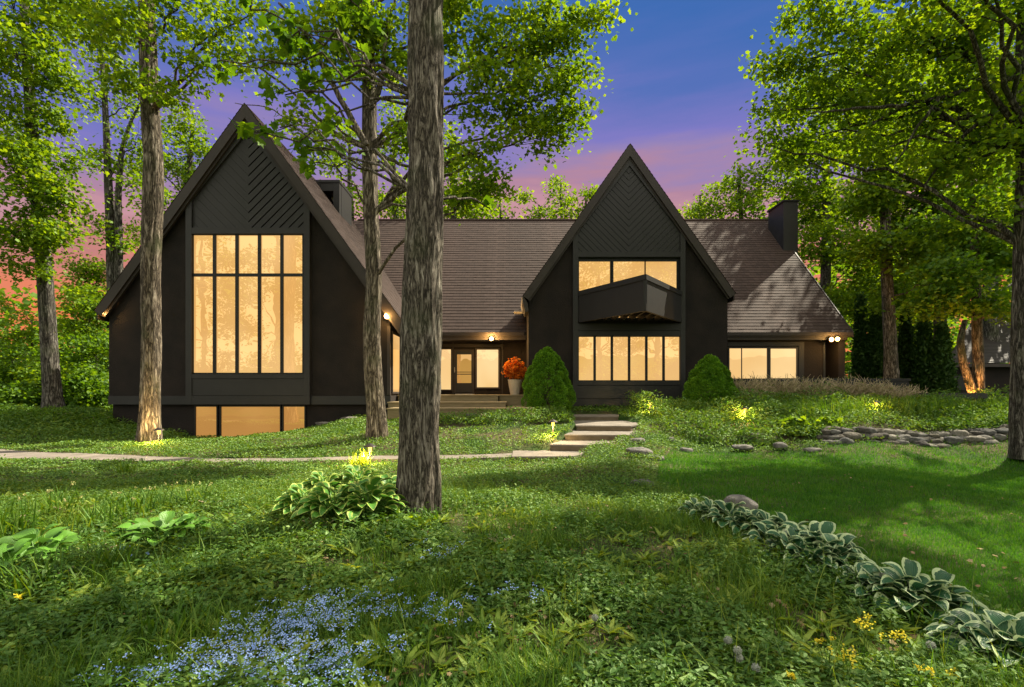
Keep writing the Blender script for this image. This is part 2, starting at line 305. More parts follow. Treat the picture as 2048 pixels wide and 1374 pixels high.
STEPS = [  # outline (x, y) and top height of each concrete slab, lowest first
    ([(X(1024, 11.1), 11.1), (X(1150, 11.15), 11.15), (X(1190, 12.4), 12.4), (X(1026, 12.25), 12.25)], .08),
    ([(X(1099, 12.2), 12.2), (X(1175, 12.05), 12.05), (X(1225, 12.6), 12.6), (X(1262, 13.6), 13.6), (X(1129, 13.6), 13.6)], .235),
    ([(X(1129, 13.18), 13.18), (X(1259, 13.1), 13.1), (X(1275, 14.0), 14.0), (X(1276, 14.9), 14.9), (X(1148, 14.9), 14.9)], .39),
    ([(X(1152, 14.5), 14.5), (X(1262, 14.3), 14.3), (X(1279, 14.9), 14.9), (X(1277, 15.9), 15.9), (X(1240, 17.3), 17.3), (X(1145, 17.3), 17.3)], .545),
    ([(X(1148, 17.05), 17.05), (X(1237, 17.0), 17.0), (X(1238, 18.4), 18.4), (X(1130, 18.4), 18.4)], .70)]
def onhard(x, y):
    r = np.zeros(np.shape(x), bool)
    for pl, z in STEPS: r |= inpoly(x, y, pl)
    yc = np.interp(x, PATHC[:, 0], PATHC[:, 1]); pw = np.interp(x, PATHC[:, 0], PATHW)
    return r | ((x < .2) & (np.abs(y-yc) < pw/2-.03))
def inhouse(x, y):
    return ((x > -14.6) & (x < -4.4) & (y > 18.1)) | ((x > .62) & (x < 8.65) & (y > 19.95)) | ((x > -4.6) & (x < 1.3) & (y > 16.3)) | ((x > 0) & (x < 15.1) & (y > 22.6))
# ground sheet: fine near, stretched to the horizon
def axis(a, b, n, far):
    c = np.linspace(a, b, n); k = np.array([1.6, 4, 9, 20, 50, 120, 300, far]); return np.r_[a-k[::-1], c, b+k]
ax = axis(-29, 29, 240, 700); ay = axis(-11, 47, 240, 700)
AX, AY = np.meshgrid(ax, ay, indexing='ij'); AZ = G(AX, AY)
for pl, z in STEPS:
    i_ = inpoly(AX, AY, pl); AZ[i_] = np.minimum(AZ[i_], z-.06)
yc_ = np.interp(AX, PATHC[:, 0], PATHC[:, 1]); AZ[(AX < .6) & (np.abs(AY-yc_) < 1.0)] -= .03
n1, n2 = AX.shape; i = np.arange(n1-1)[:, None]*n2; j = np.arange(n2-1)[None]
gm = M(); gm.add(np.stack([AX, AY, AZ], -1).reshape(-1, 3), np.stack([i+j, i+n2+j, i+n2+j+1, i+j+1], -1).reshape(-1, 4))
m, t, o = mat('garden_ground'); tc = n_(t, 'ShaderNodeTexCoord')
z1 = n_(t, 'ShaderNodeTexNoise', {0: tc.outputs['Object'], 'Scale': .9, 'Detail': 6}); z2 = n_(t, 'ShaderNodeTexNoise', {0: tc.outputs['Object'], 'Scale': 14, 'Detail': 8, 'Roughness': .7})
ca = ramp(t, z2.outputs['Fac'], [(.3, (.035, .028, .016)), (.5, (.085, .065, .038)), (.7, (.20, .16, .10))]); cb = ramp(t, z2.outputs['Fac'], [(.3, (.012, .035, .006)), (.7, (.04, .085, .014))])
cm = n_(t, 'ShaderNodeMix', {0: ramp(t, z1.outputs['Fac'], [(.42, (1, 1, 1)), (.6, (.15, .15, .15))]), 6: ca, 7: cb}, data_type='RGBA')
bp = n_(t, 'ShaderNodeBump', {'Height': z2.outputs['Fac'], 'Strength': .8, 'Distance': .04})
p = n_(t, 'ShaderNodeBsdfPrincipled', {'Base Color': cm.outputs[2], 'Roughness': .95, 'Normal': bp.outputs[0], 'Specular IOR Level': .1}); t.links.new(p.outputs[0], o.inputs[0])
tag(gm.build('ground', m, smooth=True), kind='structure')
# path
pm = M(); xs = np.linspace(-16, .05, 60); yc = np.interp(xs, PATHC[:, 0], PATHC[:, 1])
k5 = np.ones(5)/5; yc = np.convolve(np.pad(yc, 2, 'edge'), k5, 'valid'); pw = np.interp(xs, PATHC[:, 0], PATHW); zc = G(xs, yc)+.03
rows = []
for x_, y_, w_, z_ in zip(xs, yc, pw, zc): rows.append([(x_, y_-w_/2, z_-.12), (x_, y_-w_/2, z_), (x_, y_+w_/2, z_+.01), (x_, y_+w_/2, z_-.12)])
R_ = np.array(rows); i = np.arange(59)[:, None]*4; j = np.arange(3)[None]
pm.add(R_.reshape(-1, 3), np.stack([i+j, i+4+j, i+4+j+1, i+j+1], -1).reshape(-1, 4)[:, ::-1])
tag(pm.build('path', CONC), kind='structure')

# ------------------------------------------------------------------ house
H = empty('house', (0, 20, .9), 'dark stucco house with two steep gables, brown shingled roof and glowing windows', 'house')
def part(mb, name, mt, parent=H, smooth=False, label=None):
    o = mb.build(name, mt, parent, smooth) if parent.type == 'EMPTY' else sub(mb, name, mt, parent, smooth)
    if label: o['label'] = label
    return o
def pbox(mb, x0, x1, py0, py1, D, y0, y1):
    """box whose front face fills the photo rectangle at depth D"""
    return mb.box(X(x0, D), X(x1, D), y0, y1, Z(py1, D), Z(py0, D))
def roof_plane(mb, e0, e1, r0, r1, course=.17, lift=.017, u0=0):
    """shingled slope: each course is a thin slab whose butt stands proud of the course below"""
    e0, e1, r0, r1 = [np.array(q, float) for q in (e0, e1, r0, r1)]
    L_ = np.linalg.norm(r0-e0); n = int(L_/course); nrm_ = np.cross(e1-e0, r0-e0); nrm_ /= np.linalg.norm(nrm_)
    if nrm_[2] < 0: nrm_ = -nrm_
    W_ = np.linalg.norm(e1-e0)
    ks = max(2, int(W_/.30)); uu = np.linspace(0, 1, ks+1)
    for k in range(n):
        a, b = k/n, (k+1)/n
        A0 = (e0+(r0-e0)*a)[None]*(1-uu[:, None])+(e1+(r1-e1)*a)[None]*uu[:, None]
        B0 = (e0+(r0-e0)*b)[None]*(1-uu[:, None])+(e1+(r1-e1)*b)[None]*uu[:, None]
        q = lift+.006*rng.random((ks+1, 1)); V = np.stack([A0+nrm_*.0, A0+nrm_*q, B0+nrm_*.004], 1)
        i = np.arange(ks)[:, None]*3; j = np.arange(2)[None]
        U_ = np.stack([np.stack([uu*W_+u0, np.full(ks+1, k*.17)], -1), np.stack([uu*W_+u0, np.full(ks+1, k*.17+.012)], -1), np.stack([uu*W_+u0, np.full(ks+1, k*.17+.165)], -1)], 1)
        mb.add(V.reshape(-1, 3), np.stack([i+j, i+3+j, i+3+j+1, i+j+1], -1).reshape(-1, 4), U_.reshape(-1, 2))
def clip(poly, a, b, c):
    """keep a*x+b*z<=c"""
    out = []
    for i in range(len(poly)):
        p, q = poly[i], poly[(i+1) % len(poly)]; dp = a*p[0]+b*p[1]-c; dq = a*q[0]+b*q[1]-c
        if dp <= 0: out.append(p)
        if dp*dq < 0: s = dp/(dp-dq); out.append((p[0]+(q[0]-p[0])*s, p[1]+(q[1]-p[1])*s))
    return out
def area(p): return abs(sum(p[i][0]*p[(i+1) % len(p)][1]-p[(i+1) % len(p)][0]*p[i][1] for i in range(len(p)))/2) if len(p) > 2 else 0
def chevron(mb, poly, xc, width, gap, yf, yb, zoff=0, up=True, skipgap=None):
    """V-laid boards clipped to a convex panel: left half falls to the centre, right half rises from it"""
    zs = [p[1] for p in poly]; s = 1/math.sqrt(2)
    for side in (-1, 1):
        half = clip(poly, -side, 0, -side*xc)
        g = gap if not skipgap or side == 1 else skipgap
        a, b = -side*s, s                      # distance along the board normal
        lo = min(a*p[0]+b*p[1] for p in half); hi = max(a*p[0]+b*p[1] for p in half)
        base = a*xc+b*zoff; k = math.floor((lo-base)/width)
        while base+k*width < hi:
            q = clip(clip(half, -a, -b, -(base+k*width+g/2)), a, b, base+(k+1)*width-g/2)
            if area(q) > .0008: mb.prism(q, yf, yb)
            k += 1
def gable(apx, apy, lpx, lpy, rpx, rpy, Df, yb, fw, name):
    """roof over a gable: shingled slopes, deck slab, rake boards"""
    A_ = (X(apx, Df), Z(apy, Df)); L_ = (X(lpx, Df), Z(lpy, Df)); R_ = (X(rpx, Df), Z(rpy, Df))
    sh = M(); de = M()
    for E_ in (L_, R_):
        d = np.array([E_[0]-A_[0], E_[1]-A_[1]]); d /= np.linalg.norm(d); nn = np.array([-d[1], d[0]]); nn = nn if nn[1] > 0 else -nn
        th = .16
        a0 = (A_[0], A_[1]); e0 = E_
        roof_plane(sh, (e0[0], Df-.04, e0[1]+.01), (e0[0], yb, e0[1]+.01), (a0[0], Df-.04, a0[1]+.01), (a0[0], yb, a0[1]+.01))
        vert = th/abs(nn[1])
        de.prism([(a0[0], a0[1]), e0, (e0[0]-nn[0]*th, e0[1]-nn[1]*th), (a0[0], a0[1]-vert)], Df+.05, yb-.02)
    ro = part(sh, name, SHING); part(de, 'roof_deck', FASCIA, ro)
    rb = M()
    for E_ in (L_, R_):
        d = np.array([E_[0]-A_[0], E_[1]-A_[1]]); d /= np.linalg.norm(d); nn = np.array([-d[1], d[0]]); nn = nn if nn[1] > 0 else -nn
        vt = lambda t_: t_/abs(nn[1]); o_ = lambda P_, t_: (P_[0]-nn[0]*t_, P_[1]-nn[1]*t_)
        rb.prism([(A_[0], A_[1]), E_, o_(E_, fw), (A_[0], A_[1]-vt(fw))], Df-.03, Df+.046)
        rb.prism([(A_[0], A_[1]-vt(fw*.9)), o_(E_, fw*.9), o_(E_, fw*1.25), (A_[0], A_[1]-vt(fw*1.25))], Df+.048, Df+.14)
    part(rb, 'rake_board', FASCIA)
    return A_, L_, R_
# --- left gable wing
DA = 18.1
A_, L_, R_ = gable(490, 207, 190, 622, 818, 660, 17.8, 33, .30, 'gable_roof')
sl_l = (A_[1]-L_[1])/(A_[0]-L_[0]); sl_r = (A_[1]-R_[1])/(R_[0]-A_[0])
zt = lambda x: (A_[1]-(A_[0]-x)*sl_l if x < A_[0] else A_[1]-(x-A_[0])*sl_r)-.30
xa0, xa1 = X(218, DA), X(780, DA); zb = Z(808, DA)
wl = M(); wl.prism([(xa0, zb), (xa1, zb), (xa1, zt(xa1)), (A_[0], zt(A_[0])), (xa0, zt(xa0))], DA, 32.6)
part(wl, 'gable_wall', STUCCO)
ba = M(); ba.box(xa0+.06, xa1-.06, DA+.10, 32, -.6, zb-.001); part(ba, 'basement_wall', STUCCO)
for a_, b_ in ((216, 373), (618, 781)): bd = M(); pbox(bd, a_, b_, 792, 809, 18.03, 18.03, DA+.04); part(bd, 'belt_board', TRIM)
DB = 17.92
def zcut(px, D): return zt(X(px, D))-.04
bay = M()
for x0, x1 in ((371, 383), (607, 619)):
    a, b = X(x0, DB), X(x1, DB); bay.prism([(a, Z(809, DB)), (b, Z(809, DB)), (b, zt(b)-.02), (a, zt(a)-.02)], DB, DA+.02)
pbox(bay, 383, 607, 455, 467, DB, DB+.004, DA+.02)
bay.box(X(383, DB), X(607, DB), DB+.008, DA+.02, Z(757, DB), Z(748, DB))
bay.box(X(383, DB), X(607, DB), DB+.03, DA+.02, Z(791, DB), Z(757, DB)-.01)
bay.box(X(383, DB), X(607, DB), DB+.006, DA+.02, Z(809, DB), Z(791, DB)-.012)
part(bay, 'bay_casing', TRIM)
# raking frieze boards and the diagonal boarding
D2 = DB+.03
pl = [(X(383, DB), Z(455, DB)+.005), (X(607, DB), Z(455, DB)+.005), (X(607, DB), zt(X(607, DB))-.34), (A_[0], zt(A_[0])-.62), (X(383, DB), zt(X(383, DB))-.34)]
fr = M()
for s_ in (-1, 1):
    xe = X(383 if s_ < 0 else 607, DB); fr.prism([(A_[0], zt(A_[0])-.02), (xe, zt(xe)-.02), (xe, zt(xe)-.34), (A_[0], zt(A_[0])-.62)], DB+.002, DA+.02)
part(fr, 'frieze_board', TRIM)
cb_ = M(); cb_.prism(pl, DA-.04, DA+.02); o1 = part(cb_, 'panel_backing', TRIMD)
ch = M(); chevron(ch, pl, A_[0]+.02, .235, .045, DA-.10, DA-.038, skipgap=.006); part(ch, 'diagonal_boarding', TRIM)
def window(x0, x1, y0, y1, D, cols, rows, mt, fr_=4, mul=5, depth=.10, proud=.0, parent=H, pm_=TRIMD, ymax=99):
    """frame (part) with one pane per light (sub-part); sizes in photo pixels at depth D"""
    f = M(); a, b, z0, z1 = X(x0, D), X(x1, D), Z(y1, D), Z(y0, D); w_ = fr_*D/F; g = mul*D/F
    yf = D-proud; f.box(a, a+w_, yf, yf+depth, z0, z1); f.box(b-w_, b, yf, yf+depth, z0, z1)
    f.box(a+w_, b-w_, yf+.002, yf+depth, z1-w_, z1); f.box(a+w_, b-w_, yf+.002, yf+depth, z0, z0+w_)
    cs = [X(c, D) for c in cols]; rs = [Z(r, D) for r in rows]
    for c in cs: f.box(c-g/2, c+g/2, yf+.006, yf+depth, z0+w_, z1-w_)
    for r in rs:
        ed = [a+w_]+sum([[c-g/2, c+g/2] for c in cs], [])+[b-w_]
        for k in range(0, len(ed), 2): f.box(ed[k], ed[k+1], yf+.010, yf+depth, r-g/2, r+g/2)
    fo = part(f, 'window_frame', pm_, parent)
    ex = [a+w_]+sum([[c-g/2, c+g/2] for c in cs], [])+[b-w_]; ez = [z0+w_]+sum([[r-g/2, r+g/2] for r in sorted(rs)], [])+[z1-w_]
    for i in range(0, len(ex), 2):
        for j in range(0, len(ez), 2):
            yp = min(yf+depth*.62, ymax-.016); p = M(); p.box(ex[i], ex[i+1], yp, yp+.012, ez[j], ez[j+1]); part(p, 'pane', mt, fo)
    return fo
window(383.5, 606.5, 467.5, 747.5, 17.98, (428, 473, 518, 563), (549.5,), PANE, 2.2, 6, .11)
window(388, 435, 811, 878, 18.13, (), (), PANED, 2.5, 5, .09)
window(439, 562, 811, 882, 18.13, (), (), PANED, 2.5, 5, .09)
window(564, 611, 811, 872, 18.13, (), (), PANED, 2.5, 5, .09)
# tall side window of the left wing (faces the entry court)
sf = M(); xs_ = xa1
for y0, y1, z0, z1 in ((18.30, 18.38, 1.46, 3.75), (19.55, 19.63, 1.46, 3.75), (18.38, 19.55, 1.46, 1.53), (18.38, 19.55, 3.66, 3.75), (20.9, 20.98, 1.46, 3.75), (19.63, 20.9, 1.46, 1.53), (19.63, 20.9, 3.66, 3.75)):
    sf.box(xs_+.001, xs_+.05, y0, y1, z0, z1)
sfo = part(sf, 'window_frame', FASCIA)
for y0, y1 in ((18.38, 19.55), (19.63, 20.9)): p = M(); p.box(xs_+.002, xs_+.02, y0, y1, 1.53, 3.66); part(p, 'pane', PANE, sfo)
cn = M(); cn.box(xs_-.10, xs_+.012, DA-.012, DA+.10, Z(809, DA)+.35, 3.9); part(cn, 'corner_board', FASCIA)
# left eave gutter board along both sides
for E_, s_ in ((L_, -1), (R_, 1)): ev = M(); ev.box(E_[0]-.05 if s_ > 0 else E_[0]+.01, E_[0]-.01 if s_ > 0 else E_[0]+.05, 17.86, 30, E_[1]-.30, E_[1]-.03); part(ev, 'eave_board', FASCIA)
# --- main roof and walls
EY, EZ = 22.3, Z(665, 22.3); RY, RZ = 29.3, Z(441, 29.3); XR = 15.2
mr = M(); NB = 15
for k in range(NB):
    f0, f1 = k/NB, (k+1)/NB; ya, yb_, za, zb_r = EY+(RY-EY)*f0, EY+(RY-EY)*f1, EZ+(RZ-EZ)*f0, EZ+(RZ-EZ)*f1
    xv = max(-9.6, A_[0]+(A_[1]-za-.1)/sl_r-.75); roof_plane(mr, (xv, ya, za), (XR, ya, za), (xv, yb_, zb_r), (XR, yb_, zb_r), u0=xv)
roof_plane(mr, (XR, RY*2-EY, EZ), (-9.2, RY*2-EY, EZ), (XR, RY, RZ), (-9.2, RY, RZ))
mro = part(mr, 'main_roof', SHING)
md = M(); pts = [(EY+.02, EZ-.01), (RY, RZ-.01), (RY*2-EY, EZ-.01), (RY*2-EY, EZ-.2), (RY, RZ-.22), (EY+.02, EZ-.2)]
v = [(x, y, z) for x in (-4.3, XR-.01) for y, z in pts]; md.add(v, [(0, 1, 4, 5), (1, 2, 3, 4), (11, 10, 7, 6), (10, 9, 8, 7)]+[(i, i+6, (i+1) % 6+6, (i+1) % 6) for i in range(6)]); part(md, 'roof_deck', FASCIA, mro)
rc = M(); rc.tube([(-9, RY, RZ+.035), (XR, RY, RZ+.035)], .06, 6); part(rc, 'ridge_cap', SHING, mro)
rk = M(); rk.add([(XR+.03, EY-.02, EZ+.03), (XR+.03, RY, RZ+.05), (XR+.03, RY, RZ-.25), (XR+.03, EY-.02, EZ-.22), (XR-.02, EY-.02, EZ+.03), (XR-.02, RY, RZ+.05), (XR-.02, RY, RZ-.25), (XR-.02, EY-.02, EZ-.22)],
    [(0, 3, 2, 1), (4, 5, 6, 7), (0, 1, 5, 4), (3, 7, 6, 2), (0, 4, 7, 3)]); part(rk, 'rake_board', FASCIA, mro)
for a_, b_ in ((-3.9, .55), (8.72, XR)): ff = M(); ff.box(a_, b_, EY-.05, EY+.04, EZ-.14, EZ+.005); part(ff, 'gutter', FASCIA)
for a_, b_ in ((-4.4, .62), (8.65, 15.0)): ff = M(); ff.box(a_, b_, EY+.06, EY+.2, EZ-.32, EZ-.2); part(ff, 'eave_beam', FASCIA)
for a_, b_ in ((-4.42, .64), (8.6, 15.05)): sf_ = M(); sf_.box(a_, b_, EY+.2, 24, EZ-.27, EZ-.21); part(sf_, 'soffit', FASCIA)
DE = 23.8
ew = M(); ew.box(xa1+.02, .68, DE, DE+.3, .5, 4.0); part(ew, 'entry_wall', STUCCO)
DR = 22.75
rw = M(); rw.box(8.6, X(1650, DR), DR, DR+.9, .5, EZ-.2); rw.box(X(1650, DR)-.1, 15.0, 23.65, 24, .5, EZ-.2); rw.box(X(1677, 22.5), X(1690, 22.5), 22.5, 23.66, .5, EZ-.21)
rw.box(14.9, 14.99, 24, 35, .5, EZ); part(rw, 'side_wall', STUCCO)
eg = M(); v = [(14.95, EY+.6, EZ-.3), (14.95, RY, RZ-.3), (14.95, RY*2-EY-.6, EZ-.3), (14.85, EY+.6, EZ-.3), (14.85, RY, RZ-.3), (14.85, RY*2-EY-.6, EZ-.3)]
eg.add(v, [(0, 2, 1), (3, 4, 5), (0, 1, 4, 3), (1, 2, 5, 4), (0, 3, 5, 2)]); part(eg, 'end_wall', STUCCO)
# entry: door and sidelights
window(865, 905, 696, 782, DE, (), (), PANEP, 3, 5, .08, .06, pm_=FASCIA, ymax=DE-.005)
window(950.5, 1000, 696, 778, DE, (), (), PANEP, 3.5, 5, .08, .06, pm_=FASCIA, ymax=DE-.005)
dr = M(); d_ = DE-.03
for a, b, c, e_ in ((908, 948, 699, 703), (908, 911, 703, 786), (945, 948, 703, 786)): pbox(dr, a, b, c, e_, DE, d_-.02, DE+.05)
part(dr, 'door_frame', FASCIA)
dd = M()
for a, b, c, e_ in ((911, 945, 703, 709), (911, 945, 766, 785), (911, 914.3, 709, 766), (942.7, 945, 709, 766)): pbox(dd, a, b, c, e_, DE, d_, DE+.04)
pbox(dd, 914.3, 942.7, 743.5, 744.8, DE, d_+.002, DE+.03); pbox(dd, 914.3, 942.7, 747.5, 749.2, DE, d_+.002, DE+.03)
do = part(dd, 'door', TRIM); p = M(); pbox(p, 914.3, 942.7, 709, 766, DE, d_+.014, DE-.004); part(p, 'pane', PANED, do)
hd = M(); hd.tube([(X(909.5, DE), d_-.06, 2.45), (X(909.5, DE), d_-.06, 2.7)], .02, 6); hd.box(X(909.5, DE)-.02, X(909.5, DE)+.02, d_-.06, d_, 2.5, 2.56); part(hd, 'handle', FLASH, do)
tb = M()
for q in (1003.5, 904.8): pbox(tb, q, q+2.4, 684, 788, DE, DE-.03, DE+.01)
pbox(tb, 860, 1003.4, 688, 694, DE, DE-.028, DE+.01); part(tb, 'trim_board', FASCIA)
# right range window
window(1455, 1536, 694, 760, DR, (1482.5,), (), PANEP, 3, 1.6, .09, .06, pm_=TRIM, ymax=DR-.005)
window(1536.5, 1595, 694, 760, DR, (), (), PANEP, 3.5, 3, .09, .06, pm_=TRIM, ymax=DR-.005)
tr_ = M(); pbox(tr_, 1597, 1607, 684, 800, DR, DR-.04, DR+.01); pbox(tr_, 1455, 1607, 684, 692, DR, DR-.045, DR+.01); pbox(tr_, 1455, 1607, 764, 768, DR, DR-.03, DR+.01); pbox(tr_, 1646, 1650, 684, 800, DR, DR-.03, DR+.01); part(tr_, 'trim_board', TRIM)
# --- right gable
DG = 20.0
B_, BL, BR = gable(1260, 288, 1046, 592, 1471, 588, 19.8, 29.2, .27, 'gable_roof')
sb = (B_[1]-BL[1])/(B_[0]-BL[0]); zt2 = lambda x: B_[1]-abs(x-B_[0])*sb-.27
xb0, xb1 = X(1057, DG), X(1455, DG)
wb = M(); wb.prism([(xb0, .96), (xb1, .96), (xb1, zt2(xb1)), (B_[0], zt2(B_[0])), (xb0, zt2(xb0))], DG, 28.5); part(wb, 'gable_wall', STUCCO)
fo = M(); fo.box(xb0+.1, xb1-.1, DG+.12, 28, .2, .959); part(fo, 'foundation', TRIMD)
er = M()   # left eave return and the eave board
er.prism([(X(1046, 19.8), Z(592, 19.8)), (X(1055, 19.8), Z(606, 19.8)), (X(1057, 19.8), Z(622, 19.8)), (X(1050, 19.8), Z(624, 19.8)), (X(1045, 19.8), Z(600, 19.8))], 19.78, 21.2); part(er, 'eave_board', FASCIA); er = M(); er.box(BR[0]-.05, BR[0]-.012, 19.86, 24.5, BR[1]-.24, BR[1]-.03)
part(er, 'eave_board', FASCIA)
gd = M(); gd.add([(BL[0]-.05, 19.86, BL[1]-.02), (BL[0]-.05, 23.4, BL[1]-.02), (BL[0]+.02, 23.4, BL[1]-.26), (BL[0]+.02, 19.86, BL[1]-.26)], [(0, 1, 2, 3)]); gd.box(BL[0]-.35, BL[0]+.1, 22.2, 22.9, Z(624, 22.3), Z(622, 22.3)); part(gd, 'flashing', FLASH)
DH = 19.86
b2 = M()
for x0, x1 in ((1146, 1156), (1361, 1371)):
    a, b = X(x0, DH), X(x1, DH); b2.prism([(a, Z(812, DH)), (b, Z(812, DH)), (b, zt2(b)-.01), (a, zt2(a)-.01)], DH, DG+.02)
pbox(b2, 1156, 1361, 503.5, 513.5, DH, DH+.004, DG+.02); pbox(b2, 1156, 1361, 647, 661, DH, DH+.006, DG+.02); pbox(b2, 1156, 1361, 662, 671.5, DH, DH+.012, DG+.02)
pbox(b2, 1156, 1361, 762, 770, DH, DH+.004, DG+.02); pbox(b2, 1156, 1361, 771, 797, DH, DH+.02, DG+.02); pbox(b2, 1156, 1361, 798, 812, DH, DH+.006, DG+.02)
part(b2, 'bay_casing', TRIM)
f2 = M(); pl = [(X(1156, DH), Z(503.5, DH)+.005), (X(1361, DH), Z(503.5, DH)+.005), (X(1361, DH), zt2(X(1361, DH))-.30), (B_[0], zt2(B_[0])-.55), (X(1156, DH), zt2(X(1156, DH))-.30)]
for s_ in (-1, 1):
    xe = X(1156 if s_ < 0 else 1361, DH); f2.prism([(B_[0], zt2(B_[0])-.01), (xe, zt2(xe)-.01), (xe, zt2(xe)-.30), (B_[0], zt2(B_[0])-.55)], DH+.002, DG+.02)
part(f2, 'frieze_board', TRIM)
cb_ = M(); cb_.prism(pl, DG-.04, DG+.02); part(cb_, 'panel_backing', TRIMD)
ch = M(); chevron(ch, pl, B_[0]-.02, .185, .016, DG-.085, DG-.038); part(ch, 'diagonal_boarding', TRIM)
window(1156.2, 1360.8, 672, 762, 19.93, (1189.5, 1224, 1258.5, 1293, 1327.5), (), PANE, 1.6, 5, .09)
up = window(1156.2, 1360.8, 514, 640, 19.93, (), (), TRIMD, 2, 4, .09)
for k, (a, b) in enumerate(((1158, 1220), (1227, 1290), (1291.5, 1353))):
    q = M(); D_ = 19.93
    for c in ((a-2.5, a, 520, 638), (b, b+1.4, 520, 638), (a, b, 520, 523), (a, b, 635, 638)): pbox(q, *c, D_, D_-.004, D_+.05)
    qo = part(q, 'sliding_door', TRIMD); p = M(); pbox(p, a, b, 523, 635, D_, D_+.02, D_+.03); part(p, 'pane', PANE, qo)
# prow balcony
zt_, zb_ = 5.52, 4.28; W0 = np.array((X(1156, DG)+.02, DG-.16)); W1 = np.array((X(1361, DG)-.02, DG-.16)); PR = np.array((X(1291, 17.0), 17.0))
def wallseg(mb, p, q, z0, z1, th, off=0, ext=0):
    d = (q-p)/np.linalg.norm(q-p); nn = np.array([d[1], -d[0]]); p2 = p+nn*off-d*0; q2 = q+nn*off
    mb.slab([tuple(p2), tuple(q2), tuple(q2-nn*th), tuple(p2-nn*th)], z0, z1)
bal = M(); wallseg(bal, W0, PR, zb_, zt_-.18, .08); wallseg(bal, PR, W1, zb_, zt_-.18, .08); bo = part(bal, 'balcony', TRIM)
cp_ = M(); wallseg(cp_, W0, PR, zt_-.18, zt_, .13, .035); wallseg(cp_, PR, W1, zt_-.18, zt_, .13, .035); part(cp_, 'cap_rail', TRIM, bo)
se = M()
for p_, q_ in ((W0, PR), (PR, W1)): wallseg(se, p_, q_, zb_+.0, zb_+.25, .02, .018)
part(se, 'rim_board', TRIM, bo)
fl = M(); fl.slab([tuple(W0+(.1, 0)), tuple(PR+(0, .12)), tuple(W1-(.1, 0))], zb_+.24, zb_+.28); part(fl, 'balcony_floor', TRIM, bo)
js = M()
for k in range(-6, 7):
    x0 = B_[0]+k*.34
    # joists run back from the prow edges at a slant
    y0 = np.interp(x0, [W0[0], PR[0], W1[0]], [W0[1], PR[1], W1[1]])+.14
    if DG-.1-y0 > .15: js.box(x0-.03, x0+.03, y0, DG-.1, zb_+.06, zb_+.24)
part(js, 'joist', TRIMD, bo)
# chimneys
cu = M(); Dc = 23.5; a, b, c_, d1 = X(628, Dc), X(682, Dc)-.08, Z(360, Dc), Z(470, Dc)
for x in (a, b-.28): cu.box(x, x+.28, Dc, Dc+.3, d1, c_-.12); cu.box(x, x+.28, Dc+1.5, Dc+1.8, d1, c_-.12)
cu.box(a-.03, b+.03, Dc-.03, Dc+1.83, c_-.12, c_); cu.box(a+.29, b-.29, Dc+.02, Dc+.28, c_-.5, c_-.121); cu.box(b-.06, b+.01, Dc+.301, Dc+1.499, d1, c_-.121); cu.box(a+.001, b-.001, Dc+.001, Dc+1.79, d1-2, Z(424, Dc))
part(cu, 'chimney', TRIMD, label='open-topped boxy chimney on the left gable')
c2 = M(); xk0, xk1, zk = 14.66, 15.44, 11.80; c2.box(xk0, xk1, 27, 28.6, 5, zk); co = part(c2, 'chimney', TRIM, label='plain square chimney at the right end')
c3 = M(); c3.box(xk0-.06, xk1+.06, 26.94, 28.66, zk+.001, zk+.09); part(c3, 'chimney_cap', TRIMD, co)
# wall lamps (fixed to the house)
def lamp(px, py, D, r=.07, watt=25, rough=0, parent=H, dx=0):
    c = P(px, py, D); b = M(); th = np.linspace(0, PI, 7); b.tube([(c[0], c[1]-r*math.cos(t), c[2]) for t in th], [max(.002, r*math.sin(t)) for t in th], 10)
    h = M(); h.tube([c+(0, .5*r, r*.6), c+(dx*.5, .12, r*1.6), c+(dx, .26, r*1.9)], .03, 6); h.tube([c+(0, r*.1, 0), c+(0, r*1.3, 0)], [r*1.25, r*.8], 10)
    ho = part(h, 'wall_lamp', METAL, parent); part(b, 'bulb', BULB, ho, True)
    l = bpy.data.lights.new('lamp_light', 'POINT'); l.energy = watt; l.color = (1, .55, .16); l.shadow_soft_size = r
    lo = bpy.data.objects.new('lamp_light', l); C.objects.link(lo); lo.location = (c[0], c[1]-.13, c[2]-.02)
lamp(774, 632, 17.86, .10, 42); lamp(213, 627, 17.95, .07, 32); lamp(983, 677, 22.2, .08, 110); lamp(1663, 679, 22.2, .09, 30); lamp(1675, 678, 22.15, .09, 30)

# ------------------------------------------------------------------ entry steps, slabs, pot
T = empty('entry_steps', P(900, 833, 16.5), 'broad olive-brown wooden steps leading up to the front door', 'steps')
def tread(mb, x0, x1, y0, y1, z, h, ov=.03):
    mb.box(x0-ov, x1+ov, y0-ov, y1, z-.045, z)
    mb.box(x0, x1, y0, y1-.002, z-h, z-.0455)
for x0, x1, y0, y1, z, h in ((X(775, 16.4), X(1069, 16.4), 16.4, 23.6, .985, .5), (xa1+.06, X(1011, 17.6), 17.6, 23.65, 1.165, .18), (xa1+.065, X(996, 19.1), 19.1, 23.7, 1.41, .245)):
    q = M(); tread(q, x0, x1, y0, y1, z, h); q.build('step', DECKW, T)
q = M(); tread(q, X(996, 19.1)+.034, .64, 19.5, 23.72, 1.408, .42); q.build('landing', DECKW, T)
mt_ = M(); mt_.box(X(910, 21.5), X(946, 21.5), 21.5, 22.3, 1.411, 1.435); tag(mt_.build('doormat', POT), 'pale doormat lying in front of the front door', 'doormat')
T = empty('garden_steps', (2, 11.2, 0), 'deep concrete garden steps climbing from the path to the house', 'steps')
